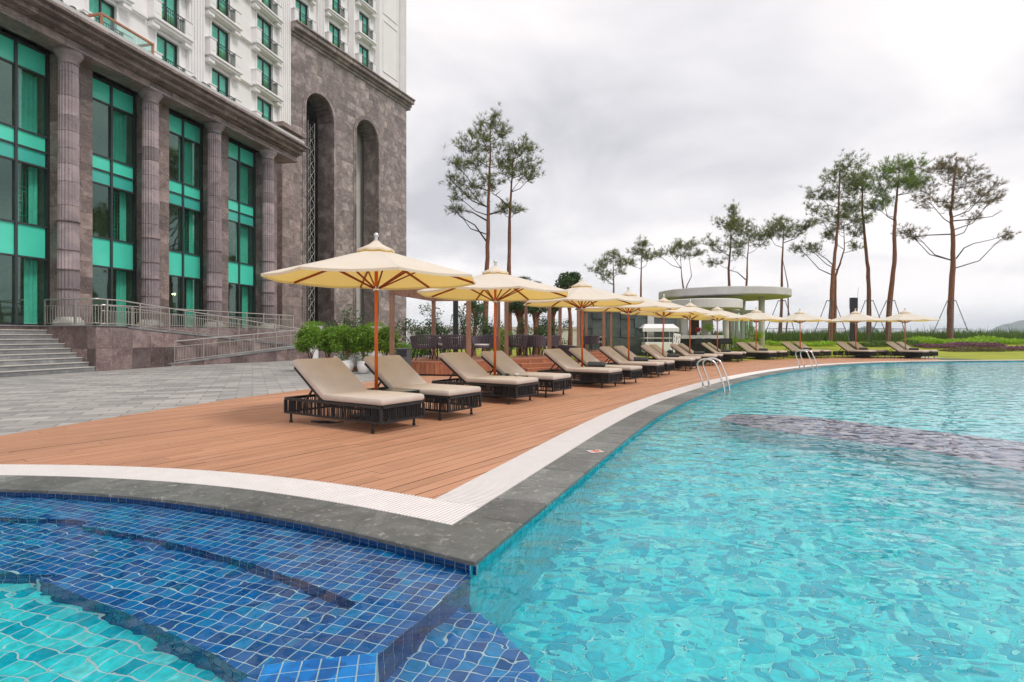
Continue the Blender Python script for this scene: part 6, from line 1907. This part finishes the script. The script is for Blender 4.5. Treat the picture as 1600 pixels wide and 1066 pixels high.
def tall_grass(px0, px1, Y0, Y1, n, seed):
    fo = Foliage(seed); r = fo.r; Y = r.uniform(Y0, Y1, n); X = (r.uniform(px0, px1, n) - 800) / F * Y
    base = np.array([0.78] * n) * np.clip((X - 3) / 9, 0, 1)
    p = np.stack([X, Y, base], 1); d = np.tile(np.array([0, 0, 1.0]), (n, 1)); a = p; d = d + r.normal(size=a.shape) * 0.25
    e = np.cross(d, r.normal(size=a.shape)); e /= np.linalg.norm(e, axis=1)[:, None]; L = r.uniform(0.25, 0.85, (n, 1)); w = 0.03
    fo.q.append(np.stack([a - e * w, a + e * w, a + d * L + e * w * 0.2, a + d * L - e * w * 0.2], 1))
    o = fo.build('tall_grass', M['grassblade']); tag(o, 'tall green grass along the top of the mound', 'grass', kind='stuff')
tall_grass(1060, 1760, 45.8, 54, 26000, 9)

# ---- pines
def pine(name_lab, Y, trunk, crown, mat_, seed, r0=0.24, dens=1.0, zbase=0.78, extra=(), forks=(), props=False, tuft=1.0):
    """trunk and crown outline given as photo positions at distance Y; the crown gets the same depth as width"""
    rr = random.Random(seed); nr = np.random.default_rng(seed)
    P3 = lambda px, py, dy=0.0: Vector((AX(px, Y), Y + dy, AZ(py, Y)))
    base = P3(*trunk[0]); base.z = zbase
    root = empty('pine_tree', base, 0, name_lab, 'tree', 'pine trees around the pool')
    tk = MB(); br_ = MB()
    def path(pts, dy0=0.0):
        out = [P3(*p, rr.uniform(-0.15, 0.15) + dy0) - base for p in pts]; return out
    tp = path(trunk); tp[0] = Vector((0, 0, -0.05))
    fine = []
    for a, b in zip(tp, tp[1:]):
        for k in range(4): q = a.lerp(b, k / 4); fine.append(q + Vector((rr.uniform(-1, 1), rr.uniform(-1, 1), 0)) * r0 * 0.12)
    fine.append(tp[-1]); n = len(fine)
    tk.tube(fine, [max(0.025, r0 * (1.12 - 0.98 * (k / (n - 1)) ** 1.15) * rr.uniform(0.93, 1.07)) for k in range(n)], 10)
    for fk in forks:
        fp = path(fk); rf = r0 * 0.6
        tk.tube(fp, [max(0.02, rf * (1 - 0.75 * k / (len(fp) - 1))) for k in range(len(fp))], 8)
        fine += fp
    pts_, dirs_ = [], []
    def clump(c, rx, rz, dn, src):
        """limb from the stem to a foliage clump, twigs and needle tufts in it"""
        limb = [src, src.lerp(c, 0.45) + Vector((rr.uniform(-.15, .15), rr.uniform(-.15, .15), -0.12 * (c - src).length)), src.lerp(c, 0.8) + Vector((0, 0, -0.05)), c]
        L = (c - src).length; rb = min(0.05, 0.014 + 0.010 * L)
        br_.tube(limb, [rb, rb * 0.75, rb * 0.5, rb * 0.3], 5)
        nt = max(8, int(13.5 * dn * (rx * rz) ** 0.5 / 0.8))
        for _ in range(nt):
            d = nr.normal(size=3); d /= np.linalg.norm(d); rad = nr.uniform(0.35, 1.0) ** 0.6
            tip = c + Vector((d[0] * rx * rad, d[1] * rx * rad, d[2] * rz * rad + rz * 0.1))
            s = limb[2].lerp(c, rr.uniform(-0.6, 1.0)); mid = s.lerp(tip, 0.5) + Vector((0, 0, -0.06))
            br_.tube([s, mid, tip], [0.013, 0.009, 0.004], 4, caps=False)
            for q in range(rr.choice((4, 5, 6))):
                f = rr.uniform(0.45, 1.05); p = s.lerp(tip, f) + Vector((rr.gauss(0, 0.2), rr.gauss(0, 0.2), rr.gauss(0.04, 0.14)))
                br_.tube([s.lerp(tip, f * 0.92), p], [0.006, 0.004], 3, caps=False)
                dd = (tip - s); dd.z += 0.25; dd = dd.normalized()
                pts_.append(tuple(p)); dirs_.append((dd.x, dd.y, dd.z + 0.3))
    for cl in crown:
        px, py, rx, rz = cl[:4]; dn = cl[4] if len(cl) > 4 else 1.0
        wx, wz = rx * 1.22 * Y / F, rz * 1.25 * Y / F
        c = P3(px, py, rr.uniform(-0.9, 0.9) * wx) - base
        # leave the stem below and inside the clump
        cand = [q for q in fine if q.z < c.z - 0.15 and q.z > base.z * 0 + 2.0] or fine
        src = min(cand, key=lambda q: (q - (c - Vector((0, 0, 0.55 * abs(c.x - q.x) + 0.35)))).length)
        clump(c, wx, wz, dn * dens, src)
    for ex in extra:                                    # long bare limbs
        ep = path(ex); br_.tube(ep, [0.055 * (1 - 0.75 * k / (len(ep) - 1)) for k in range(len(ep))], 6)
        for q in range(5):
            a = ep[-1].lerp(ep[-2], rr.uniform(0, 1.0)); br_.tube([a, a + Vector((rr.uniform(-.5, .5), rr.uniform(-.5, .5), rr.uniform(0.05, 0.5)))], [0.015, 0.004], 4, caps=False)
    smooth_by_angle(tk.build('trunk', M['bark'], root), 60); br_.build('branches', M['twig'], root)
    fo = Foliage(seed); fo.needles(pts_, dirs_, 0.30 * tuft, 0.021 * tuft, 13); fo.build('crown', M[mat_], root, 'stuff')
    if props:
        pr_ = empty('tree_prop', base, 0, 'steel pole frame propping ' + props, 'tree prop', 'pole frames propping the pines')
        top = Vector((0, 0, AZ(470, Y) - base.z)) + (fine[4] - fine[0]) * 0.5 * 0
        cx = P3(*trunk[1]).x - base.x
        MB().tube([(cx * 0.9 + 0.3 * math.cos(a), 0.3 * math.sin(a), top.z) for a in [R(30 * k) for k in range(13)]], 0.025, 6).build('collar', M['prop'], pr_)
        feet = []
        for k in range(4):
            a = R(45 + 90 * k + 12); f = Vector((1.25 * math.cos(a) * 1.1, 1.25 * math.sin(a) * 1.1, 0.0)); t_ = Vector((cx * 0.9 + 0.28 * math.cos(a), 0.28 * math.sin(a), top.z)); feet.append((f, t_))
            MB().tube([f, t_], 0.03, 6).build('pole', M['prop'], pr_)
        for k in range(4):
            a, b = feet[k], feet[(k + 1) % 4]; MB().tube([a[0].lerp(a[1], 0.3), b[0].lerp(b[1], 0.3)], 0.02, 6).build('tie_bar', M['prop'], pr_)
    return root
pine('tallest browned pine at the far right with long bare side limbs', 46, [(1485, 532), (1487, 470), (1490, 420), (1488, 370), (1486, 330), (1491, 280), (1495, 246)],
     [(1497, 258, 26, 16), (1470, 262, 20, 12), (1526, 262, 22, 13), (1548, 296, 22, 15, .8), (1455, 292, 26, 15), (1495, 290, 30, 16), (1438, 320, 20, 12, .8), (1468, 326, 24, 10), (1512, 318, 26, 12, .8), (1565, 308, 12, 10, .6), (1540, 335, 22, 6, .4), (1425, 366, 14, 6, .5), (1575, 366, 13, 7, .5), (1412, 362, 8, 6, .4)], 'needle_brown', 1, 0.225, 1.0,
     extra=(((1487, 366), (1455, 367), (1425, 371), (1405, 362)), ((1496, 404), (1505, 388), (1520, 381), (1552, 374), (1578, 366)), ((1488, 345), (1520, 343), (1552, 338), (1568, 328))), props='the tallest pine at the far right')
pine('leaning green pine, second from the right', 46, [(1387, 534), (1392, 470), (1396, 410), (1396, 360), (1401, 320), (1404, 290), (1406, 258)],
     [(1406, 260, 24, 14, 1.3), (1380, 270, 24, 12, 1.3), (1428, 262, 20, 13, 1.2), (1444, 282, 15, 12, 1.2), (1395, 285, 24, 10, 1.2), (1420, 290, 18, 8), (1374, 320, 14, 8, .7)], 'needle_green', 2, 0.19, 1.1, extra=(((1397, 345), (1388, 338), (1384, 322)),), props='the leaning green pine')
pine('slim green pine with a kinked trunk left of the leaning one', 47, [(1358, 534), (1358, 470), (1356, 420), (1352, 380), (1348, 330), (1346, 290), (1348, 270)],
     [(1350, 275, 18, 14, 1.3), (1370, 300, 22, 12, 1.3), (1338, 296, 16, 13, 1.2), (1360, 325, 20, 10), (1334, 325, 14, 11), (1385, 310, 12, 10), (1345, 345, 16, 6, .6)], 'needle_green', 3, 0.165, 1.1, props='the slim kinked pine')
pine('dense olive pine, tallest of the right middle group', 46, [(1297, 536), (1298, 480), (1301, 430), (1304, 395), (1308, 350), (1311, 300), (1314, 262)],
     [(1318, 262, 18, 13, 1.2), (1297, 280, 20, 13, 1.2), (1332, 285, 17, 15, 1.2), (1284, 302, 18, 12), (1312, 302, 22, 14, 1.2), (1277, 325, 14, 10, .8), (1333, 322, 18, 12), (1302, 335, 22, 11), (1280, 345, 14, 6, .6)], 'needle_olive', 4, 0.18, 1.1, props='the dense olive pine')
pine('thin forked pine with low crown in the right middle group', 47, [(1303, 536), (1306, 480), (1306, 432), (1314, 412), (1320, 390), (1320, 352)],
     [(1326, 346, 16, 11), (1310, 356, 15, 10), (1337, 366, 12, 10), (1298, 368, 12, 9), (1270, 386, 20, 9), (1252, 386, 10, 6, .7), (1332, 385, 10, 7, .6)], 'needle_olive', 5, 0.12, 1.0, extra=(((1304, 418), (1290, 405), (1272, 392)),))
pine('twin stemmed pine just right of the round bar', 48, [(1218, 532), (1222, 480), (1222, 410), (1223, 380), (1224, 350)], [(1232, 348, 20, 10, 1.2), (1208, 356, 15, 10, 1.2), (1252, 358, 15, 8), (1225, 366, 24, 9), (1204, 368, 10, 7), (1262, 352, 8, 6, .7)], 'needle_olive', 6, 0.12, 1.0, forks=(((1226, 532), (1231, 490), (1231, 445), (1225, 420), (1222, 405)),), props='the twin stemmed pine')
pine('tall triangular pine rising behind the bar roof', 52, [(1139, 532), (1139, 470), (1139, 420), (1141, 380), (1143, 335)], [(1144, 332, 10, 10, 1.2), (1130, 350, 18, 10, 1.1), (1154, 350, 13, 10, 1.1), (1142, 360, 24, 10, 1.2), (1116, 376, 15, 8), (1150, 378, 20, 10), (1124, 390, 18, 7, .7), (1120, 408, 18, 9, .7), (1158, 395, 10, 6, .6)], 'needle_olive', 7, 0.15, 1.0)
pine('shorter pine beside the triangular one behind the bar roof', 50, [(1162, 532), (1163, 480), (1166, 440), (1168, 405), (1170, 372)], [(1172, 368, 20, 9, 1.1), (1192, 366, 14, 9), (1155, 362, 13, 9), (1186, 382, 16, 7, .7), (1152, 385, 12, 7, .6)], 'needle_olive', 8, 0.13, 1.0, extra=(((1165, 437), (1152, 426), (1140, 422)),))
pine('small flat crowned pine with two curved stems behind the bar', 52, [(1069, 532), (1069, 460), (1065, 435), (1064, 404)], [(1060, 384, 16, 7, 1.1), (1082, 382, 12, 9, 1.1), (1042, 396, 14, 6), (1092, 394, 9, 6), (1072, 394, 16, 6), (1030, 398, 7, 5, .7)], 'needle_olive', 9, 0.11, 1.0, forks=(((1071, 460), (1074, 446), (1080, 432), (1077, 404)),))
pine('narrow young pine behind the fourth parasol', 50, [(1001, 532), (1001, 460), (1002, 420), (1003, 380)], [(1003, 382, 9, 8, 1.1), (992, 392, 10, 8), (1008, 396, 10, 8), (988, 408, 10, 7, .7), (1014, 404, 8, 5, .6)], 'needle_olive', 10, 0.11, 1.0)
pine('wide thin young pine behind the third parasol', 48, [(959, 532), (959, 460), (959, 430), (958, 402)], [(958, 402, 12, 8, 1.0), (944, 412, 14, 8), (972, 410, 12, 8), (932, 422, 12, 6, .7), (966, 424, 18, 8, .6), (948, 432, 16, 7, .5)], 'needle_olive', 11, 0.10, 1.0)
pine('tall pine left of centre with broad open crown', 34, [(757, 536), (759, 470), (761, 420), (763, 350), (764, 300), (766, 250), (766, 195)],
     [(767, 192, 18, 12, 1.1), (750, 212, 18, 12), (785, 206, 14, 14), (727, 232, 20, 12), (760, 232, 26, 15), (712, 258, 17, 12, .9), (742, 262, 26, 14), (788, 248, 16, 15), (702, 278, 13, 10, .8), (728, 292, 24, 11, .8), (768, 285, 20, 13), (745, 310, 18, 9, .6), (712, 305, 14, 8, .5), (708, 325, 10, 9, .4)], 'needle_olive', 12, 0.165, 1.15, zbase=0.0, extra=(((760, 377), (742, 352), (718, 338), (703, 312)), ((762, 345), (738, 332), (715, 328)), ((765, 335), (785, 330), (795, 318))), tuft=0.9)
pine('shorter pine standing right of the broad crowned one', 34, [(797, 536), (796, 470), (795, 420), (796, 360), (797, 322), (800, 280), (802, 240)],
     [(806, 238, 13, 10, 1.1), (823, 234, 13, 12, 1.2), (802, 258, 18, 12), (829, 258, 13, 12), (790, 272, 14, 10, .8), (815, 280, 18, 8, .8), (832, 275, 10, 7, .6), (806, 331, 12, 5, .8), (786, 326, 8, 5, .7)], 'needle_olive', 13, 0.145, 1.1, zbase=0.0, extra=(((797, 325), (780, 308), (768, 302)),), tuft=0.9)

# ---- air
hz = MB().box(-2560, 2560, -420, 2240, -3.7, 75).build('haze', None)
tag(hz, 'thin pale air between the pool and the far hills', 'haze', kind='stuff')
hm_ = bpy.data.materials.new('thin_haze'); hm_.use_nodes = True; ht = hm_.node_tree; ht.nodes.clear()
pv = ht.nodes.new('ShaderNodeVolumePrincipled'); pv.inputs['Color'].default_value = (0.88, 0.94, 1.0, 1); pv.inputs['Density'].default_value = 0.00033; pv.inputs['Anisotropy'].default_value = 0.2
ho = ht.nodes.new('ShaderNodeOutputMaterial'); ht.links.new(pv.outputs[0], ho.inputs['Volume'])
hz.data.materials.append(hm_)
hz.display_type = 'WIRE'
